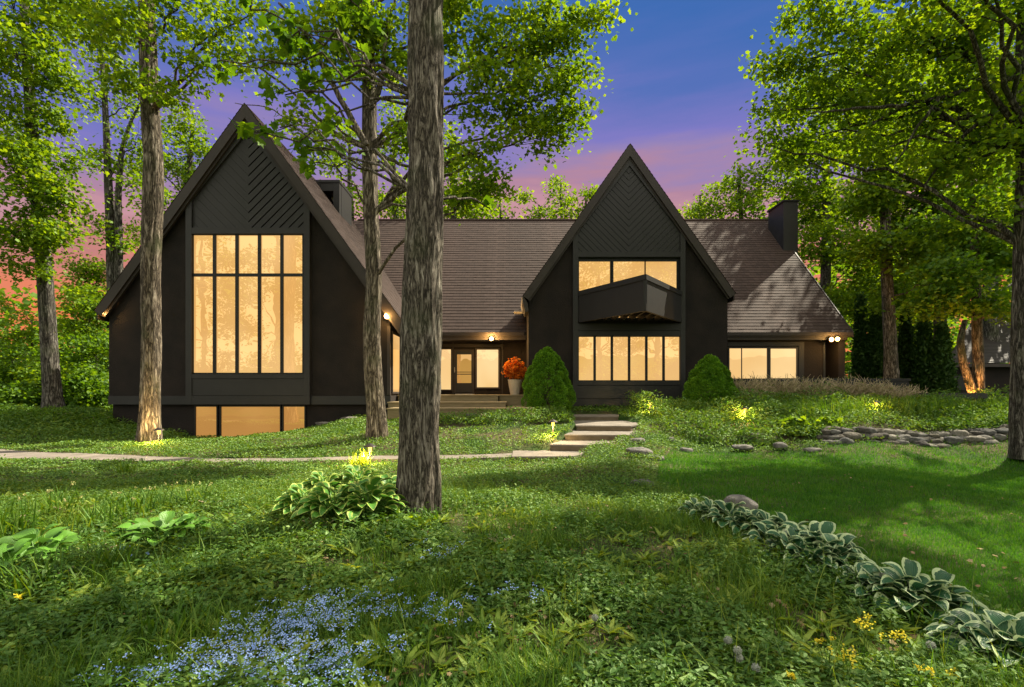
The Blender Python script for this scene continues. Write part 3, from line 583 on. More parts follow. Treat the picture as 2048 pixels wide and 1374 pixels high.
for pl, z in STEPS:
    top = M(); top.slab(pl, z-.04, z); body = M(); c = np.mean(pl, 0); body.slab([tuple(c+(np.array(q)-c)*.985) for q in pl], z-.35, z-.0405)
    so_ = top.build('slab', CONC, T); sub(body, 'riser', CONCR, so_)
def lathe(mb, c, prof, k=24):
    mb.tube([(c[0], c[1], c[2]+h) for r, h in prof], [r for r, h in prof], k)
pc = np.array((X(1030, 21.3), 21.3, 1.41)); T = empty('flower_pot', pc, 'tall cream tapered planter pot beside the front door', 'pot')
q = M(); lathe(q, pc, [(.19, 0), (.20, .02), (.31, .62), (.32, .64), (.28, .64), (.27, .55)], 28); q.build('pot_body', POT, T, True)
q = M(); lathe(q, pc, [(.26, .54), (.26, .57)], 18); q.build('soil', SOIL, T)

# ------------------------------------------------------------------ leaves
QUAD = (np.array([(0, 0, 0), (.45, .34, .07), (1, 0, -.05), (.45, -.34, .07)]), [(0, 3, 2, 1)])
MAPLE = (np.array([(0, 0, 0), (.02, .22, 0), (-.12, .48, .02), (.22, .36, 0), (.42, .62, -.04), (.52, .26, .02), (.70, .30, 0), (1.02, 0, -.10), (.70, -.30, 0), (.52, -.26, .02), (.42, -.62, -.04), (.22, -.36, 0), (-.12, -.48, .02), (.02, -.22, 0)]), [tuple(range(13, -1, -1))])
MAP2 = (np.array([(0, 0, 0), (.0, .42, 0), (.38, .30, .05), (.52, .5, 0), (1, 0, -.08), (.52, -.5, 0), (.38, -.30, .05), (0, -.42, 0)]), [(0, 7, 6, 5, 4, 3, 2, 1)])
OVAL = (np.array([(0, 0, 0), (.28, .24, .05), (.68, .22, .03), (1, 0, -.06), (.68, -.22, .03), (.28, -.24, .05)]), [(0, 5, 4, 3, 2, 1)])
LANCE = (np.array([(0, 0, 0), (.35, .12, .06), (.7, .09, .04), (1, 0, -.08), (.7, -.09, .04), (.35, -.12, .06)]), [(0, 5, 4, 3, 2, 1)])
HEX = (np.array([(.5*math.cos(a), .5*math.sin(a), .05*math.cos(3*a)) for a in np.linspace(0, 2*PI, 7)[:-1]]), [(0, 1, 2, 3, 4, 5)])
def nz(a): return a/(np.linalg.norm(a, axis=-1, keepdims=True)+1e-9)
def scatter(mb, c, size, nrm_, tmpl, dirs=None, mi=0):
    n = len(c); T_, Fs = tmpl; nrm_ = nz(nrm_)
    d = rng.normal(size=(n, 3)) if dirs is None else dirs
    d = nz(d-nrm_*(d*nrm_).sum(-1, keepdims=True)); b = np.cross(nrm_, d); size = np.broadcast_to(size, (n,))[:, None, None]
    V = c[:, None]+size*(T_[None, :, 0:1]*d[:, None]+T_[None, :, 1:2]*b[:, None]+T_[None, :, 2:3]*nrm_[:, None])
    k = len(T_); off = (np.arange(n)*k)[:, None]
    mb.add(V.reshape(-1, 3), [f for f in []] or np.concatenate([off+np.array(f)[None] for f in Fs[:1]]), mi=mi)
def upn(n, tilt=.8):
    a = rng.normal(size=(n, 3))*tilt; a[:, 2] = np.abs(a[:, 2])*.3+1; return a
def blades(mb, base, h, w_, lean, mi=0, az=None):
    """grass blades: base (n,3), height, width, lean; 2 quads and a tip each"""
    n = len(base); az = rng.random(n)*2*PI if az is None else az; h = np.broadcast_to(h, (n,)); w_ = np.broadcast_to(w_, (n,)); lean = np.broadcast_to(lean, (n,))
    d = np.c_[np.cos(az), np.sin(az), az*0]; s = np.c_[-np.sin(az), np.cos(az), az*0]; up_ = np.array([[0, 0, 1.]])
    # turn blades partly at random so that some are seen edge-on
    pts = []
    for t, ww in ((0, 1), (.45, .85), (.8, .5)):
        c = base+up_*(h*t*(1-.25*lean*t))[:, None]+d*(h*lean*t**1.8)[:, None]
        pts += [c-s*(w_*ww/2)[:, None], c+s*(w_*ww/2)[:, None]]
    pts.append(base+up_*(h*(1-.35*lean))[:, None]+d*(h*lean)[:, None])
    V = np.stack(pts, 1); o_ = (np.arange(n)*7)[:, None]
    mb.add(V.reshape(-1, 3), [], mi=mi) if False else None
    s0 = mb.n; mb.V.append(V.reshape(-1, 3)); mb.U.append(np.zeros((n*7, 2))); mb.n += n*7
    q = np.concatenate([o_+np.array([[0, 1, 3, 2]]), o_+np.array([[2, 3, 5, 4]])]); tr = o_+np.array([[4, 5, 6]])
    for f in (q, tr): mb.F.append(f+s0); mb.mi.append(np.full(len(f), mi))
def clump_leaves(mb, cen, rad, n, size, tmpl, flat=.5, tilt=.7):
    """n leaves in flattened sprays about each centre"""
    m_ = len(cen); c = np.repeat(cen, n, 0); r = np.repeat(np.broadcast_to(rad, (m_,)), n)[:, None]
    p = rng.normal(size=(m_*n, 3))*r*.55; p[:, 2] *= flat; p[:, 2] -= (p[:, 0]**2+p[:, 1]**2)/(r[:, 0]+.1)*.25
    s = size*(.65+.7*rng.random(m_*n)); nn = rng.normal(size=(m_*n, 3))*tilt; nn[:, 2] = np.abs(nn[:, 2])+.35
    out = p.copy(); out[:, 2] = -.25*r[:, 0]; out += rng.normal(size=out.shape)*.25*r
    scatter(mb, c+p, s, nn, tmpl, out)
def ball(n, fill=.35):
    u = nz(rng.normal(size=(n, 3))); return u*(fill+(1-fill)*rng.random((n, 1))**.5)
def rough_tube(mb, pts, rad, k=20, amp=.08, step=.12, flare=True, vs=.6):
    """a trunk whose surface is furrowed lengthwise"""
    pts = np.asarray(pts, float); rad = np.asarray(rad, float); L_ = np.r_[0, np.cumsum(np.linalg.norm(np.diff(pts, axis=0), axis=1))]
    n = max(6, int(L_[-1]/step)); s = np.linspace(0, L_[-1], n)
    # smooth resample
    q = np.stack([np.interp(s, L_, pts[:, i]) for i in range(3)], 1); r = np.interp(s, L_, rad)
    kk = max(1, int(n/len(pts)/2)); ker = np.hanning(2*kk+3)[1:-1]; ker /= ker.sum(); h = len(ker)//2
    for i in range(2): e0 = 2*q[0, i]-q[1:h+1, i][::-1]; e1 = 2*q[-1, i]-q[-h-1:-1, i][::-1]; q[:, i] = np.convolve(np.r_[e0, q[:, i], e1], ker, 'valid')
    r = np.convolve(np.pad(r, h, 'edge'), ker, 'valid')
    th = np.linspace(0, 2*PI, k, endpoint=False)
    TH, SS = np.meshgrid(th, s); R0 = r[:, None]
    cx, cy = np.cos(TH), np.sin(TH)
    fq = 1/(.075*2)  # furrow spacing
    tw = .35*fbm(np.stack([cx*1.5, cy*1.5, SS*.8], -1), 3)
    a = vn(np.stack([cx*R0*fq*2+tw*5+40, cy*R0*fq*2+tw*5+40, SS*vs], -1)); b = vn(np.stack([cx*R0*fq*4.5+tw*9, cy*R0*fq*4.5+9, SS*vs*2.4+3], -1))
    ridge = 1-np.abs(2*a-1)*1.6; ridge = np.clip(ridge, 0, 1)*.7+.3*b
    big = fbm(np.stack([cx*.9+5, cy*.9+5, SS*.5], -1), 3)-.47
    RR = R0*(1+amp*(ridge-.5)*2+.16*big)
    if flare: fl_ = np.exp(-SS/(.35+R0*.6)); RR = RR*(1+fl_*(.22+.28*np.maximum(0, np.cos(TH*5+1.3))*1))
    V = np.stack([q[:, 0:1]+RR*cx, q[:, 1:2]+RR*cy, np.broadcast_to(q[:, 2:3], RR.shape)], -1)
    i = np.arange(n-1)[:, None]*k; j = np.arange(k)[None]; j2 = (j+1) % k
    mb.add(V.reshape(-1, 3), np.stack([i+j, i+j2, i+k+j2, i+k+j], -1).reshape(-1, 4))
def limb(mb, a, b, r0, r1, sag=.1, n=9, k=7, wob=.06):
    a = np.array(a, float); b = np.array(b, float); t = np.linspace(0, 1, n)[:, None]; L_ = np.linalg.norm(b-a)
    p = a+(b-a)*t; p[:, 2] += (np.sin(t[:, 0]*PI))*L_*sag; w_ = (rng.random((n, 3))-.5)*L_*wob*2; w_[0] = 0; w_[-1] = 0; p += w_*np.sin(t*PI)
    mb.tube(p, r0+(r1-r0)*t[:, 0]**.8, k); return p
def tree(name, label, trunk, rad, blobs, leaf=.10, per=60, tmpl=QUAD, lm=LEAF, bm=BARK, group=None, k=16, amp=.06, step=.2, srad=.42, cat='tree', extra=None, density=1.0, wood=True, flare=True, twigs=True, vs=.6):
    """trunk: list of points; blobs: (centre, radius, sub-clumps)"""
    trunk = [np.array(q, float) for q in trunk]; base = trunk[0]
    T_ = empty(name, (base[0], base[1], base[2]), label, cat, group)
    tm = M(); t0 = [trunk[0]-(0, 0, .15)]+trunk[1:]; rough_tube(tm, t0, rad, k, amp, step, flare, vs)
    tk = np.array(trunk); rr = np.array(rad); lm_ = M(); cr = M()
    if extra: extra(tm)
    for c, r, ncl, *ov in blobs:
        c = np.array(c, float)
        if wood:
            d = np.abs(tk[:, 2]-(c[2]-np.linalg.norm((tk[:, :2]-c[:2]), axis=1)*.45)); i = int(np.argmin(d)); i = max(1, min(i, len(tk)-1))
            start = tk[i]; r0 = min(rr[i]*.3, .018+.018*r+.007*np.linalg.norm(c-start)); pth = limb(lm_, start, c, min(r0, .022) if ov else r0, .008 if ov else .016, .07)
        n_c = max(4 if not ov else 1, int(ncl*density)); sc = c+ball(n_c)*np.array([r, r, r*.72])
        if wood and twigs:
            for s_ in sc[::3]:
                st_ = pth[-1-int(rng.integers(0, 4))]; limb(lm_, st_, s_, .014, .004, .03, 5, 4)
        clump_leaves(cr, sc, (ov[0] if ov else srad)*(.7+.6*rng.random(n_c)), ov[1] if ov else per, leaf, ov[2] if ov else tmpl)
    to = tm.build('trunk', bm, T_, True)
    if lm_.n: lm_.build('limbs', bm, T_, True)
    if cr.n: cr.build('crown', lm, T_)
    return T_
def pb(px, py, D, rpx, n): return (P(px, py, D), rpx/F*D, n)
def tp(pts): return [P(*q) for q in pts]

# ---- the big near trunk
base3 = P(836, 1032, 5.6)
tree('maple_tree', 'massive furrowed trunk nearest the camera, standing beside the yellow-edged hostas', tp([(836, 1032, 5.6), (838, 960, 5.6), (838, 850, 5.6), (841, 700, 5.6), (845, 560, 5.6), (850, 400, 5.6), (852, 200, 5.6), (853, 0, 5.6), (855, -300, 5.6), (850, -800, 5.7), (840, -1300, 5.9)]),
    [.225, .215, .215, .228, .215, .205, .197, .185, .17, .13, .07], [((1.2, 7.8, 10.6), 1.8, 24), ((-1.5, 7, 11.4), 1.6, 16), ((3.0, 7.2, 10.4), 1.5, 22), ((0, 5, 12.5), 1.6, 16), ((2.2, 6.4, 9.6), 1.3, 20), ((-3.4, 6.6, 10.6), 1.4, 12), ((4.8, 7.6, 10.2), 1.4, 22), ((3.6, 6.6, 9.2), 1.2, 20), ((5.6, 7.4, 9.6), 1.4, 20), *[(*pb(*a_), .085, 7, MAPLE) for a_ in ((505, 262, 6, 22, 3), (560, 255, 6.1, 18, 2), (600, 300, 6.2, 22, 3), (640, 325, 6.2, 20, 2), (570, 190, 6, 26, 3), (660, 235, 6.4, 30, 4), (620, 170, 6.4, 40, 5), (680, 120, 6.6, 50, 9), (600, 60, 6.4, 60, 10), (500, 20, 6.4, 50, 7), (700, 0, 6.4, 60, 10), (440, 120, 6.3, 30, 3), (985, 420, 6.4, 14, 1), (700, 300, 6.4, 20, 2))]],
    leaf=.13, per=34, density=.72, tmpl=MAP2, bm=BARKN, k=150, amp=.085, step=.022, srad=.5, vs=1.7)
# ---- left trunk with the uplight
tree('maple_tree', 'tall rough trunk lit by the ground light, left of the big window', tp([(298, 887, 13.8), (300, 840, 13.8), (303, 700, 13.8), (301, 560, 13.8), (304, 470, 13.8), (308, 330, 13.8), (300, 230, 13.8), (296, 100, 13.8), (292, -20, 13.8), (290, -250, 13.8), (300, -500, 14)]),
    [.27, .25, .235, .235, .245, .235, .22, .205, .19, .14, .06],
    [pb(170, 30, 13.5, 75, 26), pb(360, 10, 13.2, 80, 22), pb(430, 60, 13, 55, 9), pb(500, 30, 13, 50, 7), pb(240, 40, 12.4, 60, 12), pb(340, 160, 12.8, 55, 7), pb(200, -90, 14, 110, 30), pb(420, -120, 14, 120, 30), pb(250, 150, 13, 45, 9), pb(400, 130, 13, 45, 5), pb(480, 110, 13, 35, 4)],
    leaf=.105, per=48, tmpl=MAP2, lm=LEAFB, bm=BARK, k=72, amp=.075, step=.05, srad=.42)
# ---- centre trunk with forked limbs
def limbs2(tm):
    for pts, r0 in ((((735, 292), (690, 215), (650, 140), (610, 70), (560, 5)), .085), (((732, 292), (690, 280), (655, 255), (610, 210), (560, 165)), .07), (((745, 205), (765, 160), (772, 60), (790, 0)), .09),
                    (((745, 300), (790, 325), (840, 338), (900, 330)), .055), (((800, 180), (900, 186), (985, 188), (1060, 160)), .045), (((560, 165), (510, 130), (480, 90)), .03), (((660, 262), (600, 250), (540, 215), (470, 205)), .025)):
        p = np.array(tp([(a, b, 12.9-.12*i) for i, (a, b) in enumerate(pts)])); L_ = np.linspace(0, 1, 14)*(len(p)-1); q = np.stack([np.interp(L_, np.arange(len(p)), p[:, i]) for i in range(3)], 1)
        q += (rng.random(q.shape)-.5)*.05; tm.tube(q, np.linspace(r0, r0*.35, 14), 8)
tree('maple_tree', 'leaning forked trunk between the left gable and the big near trunk', tp([(757, 881, 13.4), (754, 830, 13.4), (745, 740, 13.4), (743, 660, 13.4), (749, 560, 13.4), (742, 430, 13.4), (739, 300, 13.4), (738, 150, 13.4), (733, 20, 13.4), (728, -200, 13.4), (720, -420, 13.4)]),
    [.27, .245, .235, .235, .205, .195, .195, .175, .165, .12, .06],
    [pb(930, 60, 13, 80, 30), pb(1020, 90, 13.2, 80, 34), pb(1110, 60, 13, 70, 26), pb(1190, 40, 13, 34, 8), pb(980, 190, 12.8, 70, 24), pb(1080, 200, 13, 75, 30), pb(1140, 240, 13, 48, 12), pb(1150, 140, 13.3, 50, 12), pb(1060, 270, 12.8, 45, 12), pb(960, 300, 12.6, 50, 12), pb(985, 360, 12.4, 42, 9), pb(920, 390, 13, 40, 12),
     pb(640, 50, 12.6, 70, 18), pb(570, 110, 12.4, 55, 10), pb(600, 230, 12.2, 42, 7), pb(670, 110, 12.8, 50, 9), pb(640, 300, 12, 30, 4), pb(780, 60, 13, 60, 18), pb(800, 150, 13, 50, 12), pb(700, 20, 12.6, 50, 12), pb(800, 290, 13, 45, 9), pb(890, -80, 13.5, 120, 34), pb(1050, -110, 13.5, 110, 30), pb(680, -110, 13, 110, 26)],
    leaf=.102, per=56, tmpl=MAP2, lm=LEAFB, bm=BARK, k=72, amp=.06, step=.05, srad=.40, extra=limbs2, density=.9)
# ---- drooping branch of big leaves in front of the left gable peak: a young maple's overhanging limb grows from the left trunk
# ---- far left
tree('maple_tree', 'grey trunk at the far left with yellow-green tiers of leaves', tp([(108, 822, 18), (103, 760, 18), (95, 640, 18), (88, 520, 18), (80, 430, 18), (66, 320, 18), (60, 200, 18), (50, 60, 18), (45, -100, 18), (40, -260, 18)]), [.29, .26, .24, .23, .21, .19, .16, .13, .1, .05],
    [pb(30, 100, 17, 80, 34), pb(100, 150, 17, 50, 14), pb(60, 230, 17.5, 70, 28), pb(20, 330, 17, 60, 22), pb(110, 300, 17.5, 50, 12), pb(60, 400, 17, 60, 22), pb(120, 370, 17, 35, 8), pb(30, 460, 17, 55, 20), pb(90, 460, 17, 45, 14), pb(20, 10, 17, 90, 30), pb(110, 20, 17.5, 50, 12), pb(-60, 250, 18, 110, 30), pb(-60, 60, 18, 110, 30), pb(60, 520, 17.2, 42, 9), pb(135, 410, 17.5, 30, 5)],
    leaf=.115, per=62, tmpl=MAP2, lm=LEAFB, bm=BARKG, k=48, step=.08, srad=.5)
def twin(tm):
    rough_tube(tm, tp([(236, 640, 25), (238, 500, 25), (236, 400, 25), (243, 300, 25), (262, 240, 25), (285, 200, 25)]), [.2, .18, .15, .11, .08, .04], 30, .05, .1)
tree('maple_tree', 'slender twin-stemmed tree behind the left eave against the pink sky', tp([(228, 820, 25), (226, 600, 25), (222, 480, 25), (216, 360, 25), (212, 240, 25), (204, 120, 25), (198, 20, 25), (190, -80, 25)]), [.27, .24, .21, .17, .13, .1, .07, .03],
    [pb(190, 80, 25, 45, 12), pb(240, 140, 25, 45, 12), pb(200, 200, 25, 35, 8), pb(290, 270, 25, 50, 12), pb(240, 320, 25, 40, 10), pb(280, 380, 25, 42, 12), pb(200, 440, 25, 28, 5), pb(240, 470, 25, 40, 9), pb(270, 200, 25, 34, 7), pb(180, 300, 25, 25, 4), pb(230, 20, 25, 60, 16)],
    leaf=.19, per=42, tmpl=QUAD, lm=LEAFB, bm=BARKG, k=30, step=.15, srad=.6, extra=twin)
tree('maple_tree', 'leafy tree crown rising behind the left slope of the big gable', tp([(380, 780, 30), (378, 600, 30), (372, 400, 30), (385, 260, 30)]), [.4, .35, .25, .08],
    [pb(370, 260, 30, 48, 20), pb(340, 330, 30, 45, 16), pb(410, 300, 30, 32, 10), pb(350, 420, 30, 50, 18), pb(300, 330, 30, 35, 9), pb(300, 460, 30, 50, 16), pb(400, 370, 30, 35, 10)], leaf=.2, per=60, lm=LEAFB, bm=BARKG, step=.3, srad=.7)
# understory at the left
low = []
for i, (px, py, D, r) in enumerate([(175, 600, 24, 45), (160, 690, 23, 60), (60, 640, 26, 70), (20, 720, 23, 60), (110, 760, 22, 50), (185, 770, 22, 40), (190, 540, 27, 40), (40, 790, 21, 35), (-50, 660, 24, 80)]):
    lab = ['bright shrubby sapling close to the left eave', 'tall leafy thicket bush left of the house wall', 'broad pale thicket bush behind the far left trunk', 'yellow-green bush at the left edge of the picture', 'low bush at the foot of the far left trunk', 'low leafy bush touching the left house corner', 'small sapling crown under the left rake', 'lowest ragged bush at the far left edge', 'thicket bush mostly cut off by the left edge'][i]
    c = P(px, py, D); gz = float(G(c[0], D)); top = c[2]
    tree('bush', lab, [(c[0], D, gz), (c[0]+.1, D, (gz+top)/2), (c[0], D+.1, top)], [.09, .06, .03], [(c, r/F*D, 26), (c-(0, 0, r/F*D*.9), r/F*D*.9, 22), ((c[0], D, max(gz+.6, c[2]-r/F*D*2)), r/F*D*.8, 14)], leaf=.16, per=60, lm=LEAFB if i % 2 == 0 else LEAF, cat='bush', group='bushes and saplings at the left edge of the garden', k=8, step=.4, srad=.5, flare=False)
# ---- trees behind the roof
def far(px, D, blobs, label, lm=LEAFB, leaf=.24, per=48, bpy_=780, top=260, r=.3):
    return tree('maple_tree', label, tp([(px, bpy_, D), (px-3, 560, D), (px+3, 430, D), (px-2, (430+top)/2, D), (px, top, D)]), [r, r*.9, r*.7, r*.45, .06], [pb(a, b, D+(i % 3-1)*.8, c, n) for i, (a, b, c, n) in enumerate(blobs)], leaf=leaf, per=per, lm=lm, bm=BARKG, k=14, step=.4, srad=.75, group='trees beyond the roof ridge', flare=False)
far(700, 34, [(690, 330, 36, 9), (715, 270, 32, 7), (660, 290, 26, 5), (700, 400, 38, 11), (640, 410, 22, 4)], 'thin tree behind the open chimney', per=40)
far(790, 35, [(780, 300, 42, 12), (800, 390, 48, 16), (760, 400, 36, 10), (800, 230, 36, 8), (790, 430, 40, 8)], 'tree above the ridge between the two forward trunks', leaf=.25)
far(905, 34, [(905, 330, 40, 18), (930, 400, 46, 18), (890, 430, 36, 10), (880, 270, 34, 8), (960, 420, 26, 6)], 'bright bushy tree on the ridge right of the near trunk', per=60)
far(1000, 37, [(990, 405, 12, 3), (1012, 432, 10, 2)], 'small wispy treetop just right of the bushy one', per=34, top=385, r=.15)
far(1078, 37, [(1090, 425, 20, 5), (1070, 430, 16, 3), (1045, 395, 10, 2)], 'low rounded treetop over the middle of the ridge', per=44, top=410, r=.16)
far(1122, 38, [(1118, 380, 18, 4), (1132, 398, 18, 5), (1112, 365, 10, 2), (1128, 428, 16, 3)], 'slim treetop left of the right gable', per=50, top=365, r=.16)
far(1172, 38, [(1176, 395, 16, 4), (1160, 420, 18, 4), (1182, 428, 16, 3), (1185, 385, 8, 2)], 'treetop touching the left slope of the right gable', per=50, top=385, r=.16)
far(1400, 36, [(1400, 415, 26, 10), (1425, 395, 26, 8), (1385, 432, 18, 5), (1440, 425, 24, 7)], 'rounded treetop just right of the right gable', per=46, top=390, r=.16)
far(1480, 35, [(1475, 350, 20, 6), (1500, 390, 30, 12), (1455, 380, 18, 5), (1485, 420, 34, 12), (1520, 350, 24, 9)], 'taller branching treetop left of the plain chimney', per=44, top=330, r=.22)
# ---- right side
def limbs6(tm):
    for pts, r0 in ((((2040, 150), (1960, 175), (1880, 195), (1810, 210), (1740, 250)), .085), (((2040, 200), (1970, 235), (1900, 300), (1850, 370)), .07), (((1880, 195), (1830, 260), (1790, 330)), .045), (((1810, 210), (1720, 215), (1620, 225)), .05)):
        p = np.array(tp([(a, b, 12.0+.2*i) for i, (a, b) in enumerate(pts)])); L_ = np.linspace(0, 1, 14)*(len(p)-1); q = np.stack([np.interp(L_, np.arange(len(p)), p[:, i]) for i in range(3)], 1)
        q += (rng.random(q.shape)-.5)*.05; tm.tube(q, np.linspace(r0, r0*.35, 14), 8)
tree('maple_tree', 'thick trunk at the right edge with long limbs over the lawn', tp([(2048, 905, 12), (2051, 840, 12), (2054, 700, 12), (2058, 500, 12), (2062, 300, 12), (2056, 150, 12), (2060, 0, 12), (2064, -200, 12), (2070, -420, 12)]), [.30, .29, .28, .27, .25, .23, .21, .16, .08],
    [pb(1970, 40, 12.2, 90, 34), pb(1860, 70, 12.4, 80, 34), pb(1760, 90, 12.8, 75, 30), pb(1680, 60, 13.2, 60, 22), pb(1620, 20, 13.6, 50, 18), pb(1600, 120, 13.6, 50, 18), pb(1535, 130, 13.8, 30, 7), pb(1660, 170, 13.4, 55, 18), pb(1560, 220, 13.8, 45, 12), pb(1740, 200, 13, 60, 18), pb(1840, 200, 12.6, 60, 18), pb(1950, 160, 12.2, 60, 18), pb(1640, 270, 13.6, 50, 14), pb(1540, 290, 13.8, 36, 8), pb(1730, 300, 13, 50, 12), pb(1850, 330, 12.6, 55, 13), pb(1980, 300, 12.2, 60, 14), pb(2030, 200, 12, 55, 12), pb(1980, 430, 12.4, 45, 8), pb(1570, 330, 14, 24, 4),
     ((8.8, 9.4, 9.8), 1.6, 26), ((12, 14, 9), 2, 44), ((14.5, 14.5, 11), 2, 40), ((12, 12, 7.5), 1.6, 30), ((14, 16, 10), 2, 34), ((17, 15, 9.5), 2, 34), ((16, 12.5, 9), 1.8, 30), ((9.8, 9.0, 10.5), 1.6, 26), ((11, 11, 12), 1.8, 26), ((7.6, 8.6, 9.6), 1.5, 30), ((13, 12, 10), 2, 24), ((13, 9.5, 9), 1.8, 20), ((9.4, 7.2, 9.4), 1.6, 24), ((6.0, 8.8, 10.0), 1.3, 22)],
    leaf=.102, per=54, tmpl=MAP2, lm=LEAFB, bm=BARKG, k=72, amp=.07, step=.05, srad=.42, extra=limbs6, flare=False, density=.85)
tree('maple_tree', 'straight grey trunk rising behind the parapet right of the house', tp([(1783, 765, 24), (1781, 700, 24), (1776, 600, 24), (1772, 500, 24), (1770, 380, 24), (1768, 250, 24), (1766, 100, 24)]), [.30, .27, .25, .23, .2, .14, .05],
    [pb(1735, 390, 24, 50, 26), pb(1780, 350, 24, 60, 30), pb(1850, 420, 24, 60, 28), pb(1740, 280, 24, 60, 28), pb(1830, 260, 24, 60, 28), pb(1740, 490, 23.5, 45, 18), pb(1830, 510, 23, 45, 16), pb(1900, 470, 23, 50, 20), pb(1690, 220, 25, 50, 20), pb(1800, 150, 25, 70, 26), pb(1900, 560, 23, 50, 20), pb(1800, 600, 25, 45, 14), pb(1900, 380, 23, 60, 24), pb(1960, 300, 23, 60, 24), pb(1990, 420, 23, 55, 22)],
    leaf=.155, per=78, tmpl=MAP2, lm=LEAFB, bm=BARK, k=36, step=.1, srad=.62)
def bent(tm):
    rough_tube(tm, tp([(1952, 808, 19.4), (1938, 765, 19.3), (1925, 720, 19.2), (1920, 680, 19.1), (1930, 640, 19.1)]), [.17, .15, .13, .11, .08], 24, .05, .08, False)
tree('maple_tree', 'amber-lit bent and straight twin trunks in front of the neighbour’s roof'.replace('’s', ''), tp([(1958, 808, 19.4), (1957, 740, 19.4), (1954, 640, 19.4), (1950, 520, 19.4), (1946, 420, 19.4), (1940, 300, 19.4)]), [.2, .18, .16, .14, .1, .05],
    [pb(1950, 480, 19.4, 55, 20), pb(1900, 540, 19, 50, 18), pb(2000, 520, 19, 50, 16), pb(1930, 600, 18.8, 40, 10), pb(1870, 600, 19.5, 42, 14), pb(1990, 600, 18.8, 38, 8), pb(1960, 380, 19.4, 60, 18), pb(2020, 420, 19.4, 50, 14), pb(1880, 440, 20, 50, 14), pb(2030, 620, 18, 30, 6)], leaf=.15, per=50, tmpl=MAP2, lm=LEAF, bm=BARK, k=40, step=.1, srad=.5, extra=bent)
RT = [(1880, 33, 'tall background tree behind the amber-lit trunks', [(1880, 300, 70), (1960, 220, 80), (1820, 200, 70), (1920, 420, 70), (2000, 340, 70), (1900, 100, 80), (1860, 540, 60), (1990, 500, 60), (1760, 560, 50)]),
      (1650, 35, 'background tree spreading above the plain chimney', [(1640, 300, 50), (1600, 380, 40), (1680, 400, 60), (1640, 480, 45), (1700, 520, 50), (1600, 200, 45), (1680, 150, 60), (1740, 420, 50), (1630, 430, 40), (1690, 600, 45), (1580, 300, 30)]),
      (1980, 28, 'background tree filling the sky near the right edge', [(1980, 160, 80), (2060, 260, 90), (2040, 80, 90), (2060, 420, 80), (1940, 300, 60), (2100, 560, 80)]),
      (1760, 38, 'distant tree seen between the parapet trunk and the cedars', [(1730, 600, 50), (1790, 560, 55), (1740, 660, 45), (1830, 640, 55), (1800, 480, 60), (1850, 700, 40)])]
for px, D, lab, bl in RT:
    tree('maple_tree', lab, tp([(px, 775, D), (px, 600, D), (px+4, 400, D), (px, 200, D)]), [.4, .35, .25, .06], [pb(a, b, D+(i % 3-1)*1.2, c, 28) for i, (a, b, c) in enumerate(bl)], leaf=.25, per=64, tmpl=QUAD, lm=LEAFB, bm=BARKG, k=12, step=.5, srad=.95, group='background trees right of the house', flare=False)
# cedars
def cedar(px, base, top, D, w_, lab):
    b = P(px, base, D); b[2] = min(b[2], 1.0); tz = Z(top, D); h = tz-b[2]; T_ = empty('cedar_tree', b, lab, 'cedar tree', 'dark cedars behind the parapet')
    tm = M(); tm.tube([b, b+(0, 0, h*.6), b+(0, 0, h*.95)], [.1, .07, .02], 8); tm.build('trunk', BARK, T_, True)
    n = 250; t = rng.random(n)**.8; a = rng.random(n)*2*PI; r = w_/F*D*.5*(1-t)**.7*(.55+.5*rng.random(n)); c = np.c_[b[0]+r*np.cos(a), b[1]+r*np.sin(a), b[2]+.1+t*h*.97]
    q = M(); cc = np.repeat(c, 26, 0)+rng.normal(size=(n*26, 3))*np.array([.10, .10, .2]); dr_ = rng.normal(size=cc.shape)*.35+(0, 0, 1); scatter(q, cc, .16*(.6+.7*rng.random(len(cc))), rng.normal(size=cc.shape)+(0, 0, .1), LANCE if False else QUAD, dr_); q.build('crown', LEAFD, T_)
for a in ((1722, 775, 600, 27, 36, 'first dark cedar beside the right eave'), (1752, 775, 632, 26.5, 34, 'short dark cedar next to the parapet trunk'), (1812, 778, 620, 26, 38, 'dark cedar just right of the parapet trunk'), (1848, 780, 640, 25, 36, 'middle dark cedar beyond the parapet end'), (1885, 785, 660, 24.5, 40, 'rightmost dark cedar beside the neighbouring house')): cedar(*a)
# far woods (reads as one mass)
q = M(); n = 2600; th = rng.uniform(-1.25, 1.25, n); D_ = rng.uniform(48, 75, n); x_ = np.tan(np.clip(th, -1.1, 1.1))*D_*.9
keepz = np.where(np.abs(x_/D_+.03) < .48, 8, np.where(x_ > 0, 22, 13)); z_ = 1+rng.random(n)*keepz*(.7+.3*np.sin(x_*.3))
clump_leaves(q, np.c_[x_, D_, z_], 2.0, 34, .8, QUAD, .8); tag(q.build('far_woods', LEAF), 'distant mass of green woodland behind the house', 'woodland', kind='stuff')
hx = np.linspace(-260, 260, 60); hz_ = 9+14*fbm(np.c_[hx*.012+3, hx*0, hx*0], 3); hv = np.concatenate([np.c_[hx, hx*0-170, hx*0-1], np.c_[hx, hx*0-200, hz_], np.c_[hx, hx*0-330, hz_*1.3]]); q = M(); i = np.arange(59)
q.add(hv, np.concatenate([np.stack([i, i+60, i+61, i+1], 1), np.stack([i+60, i+120, i+121, i+61], 1)])); tag(q.build('hills', LEAFD, smooth=True), kind='structure')
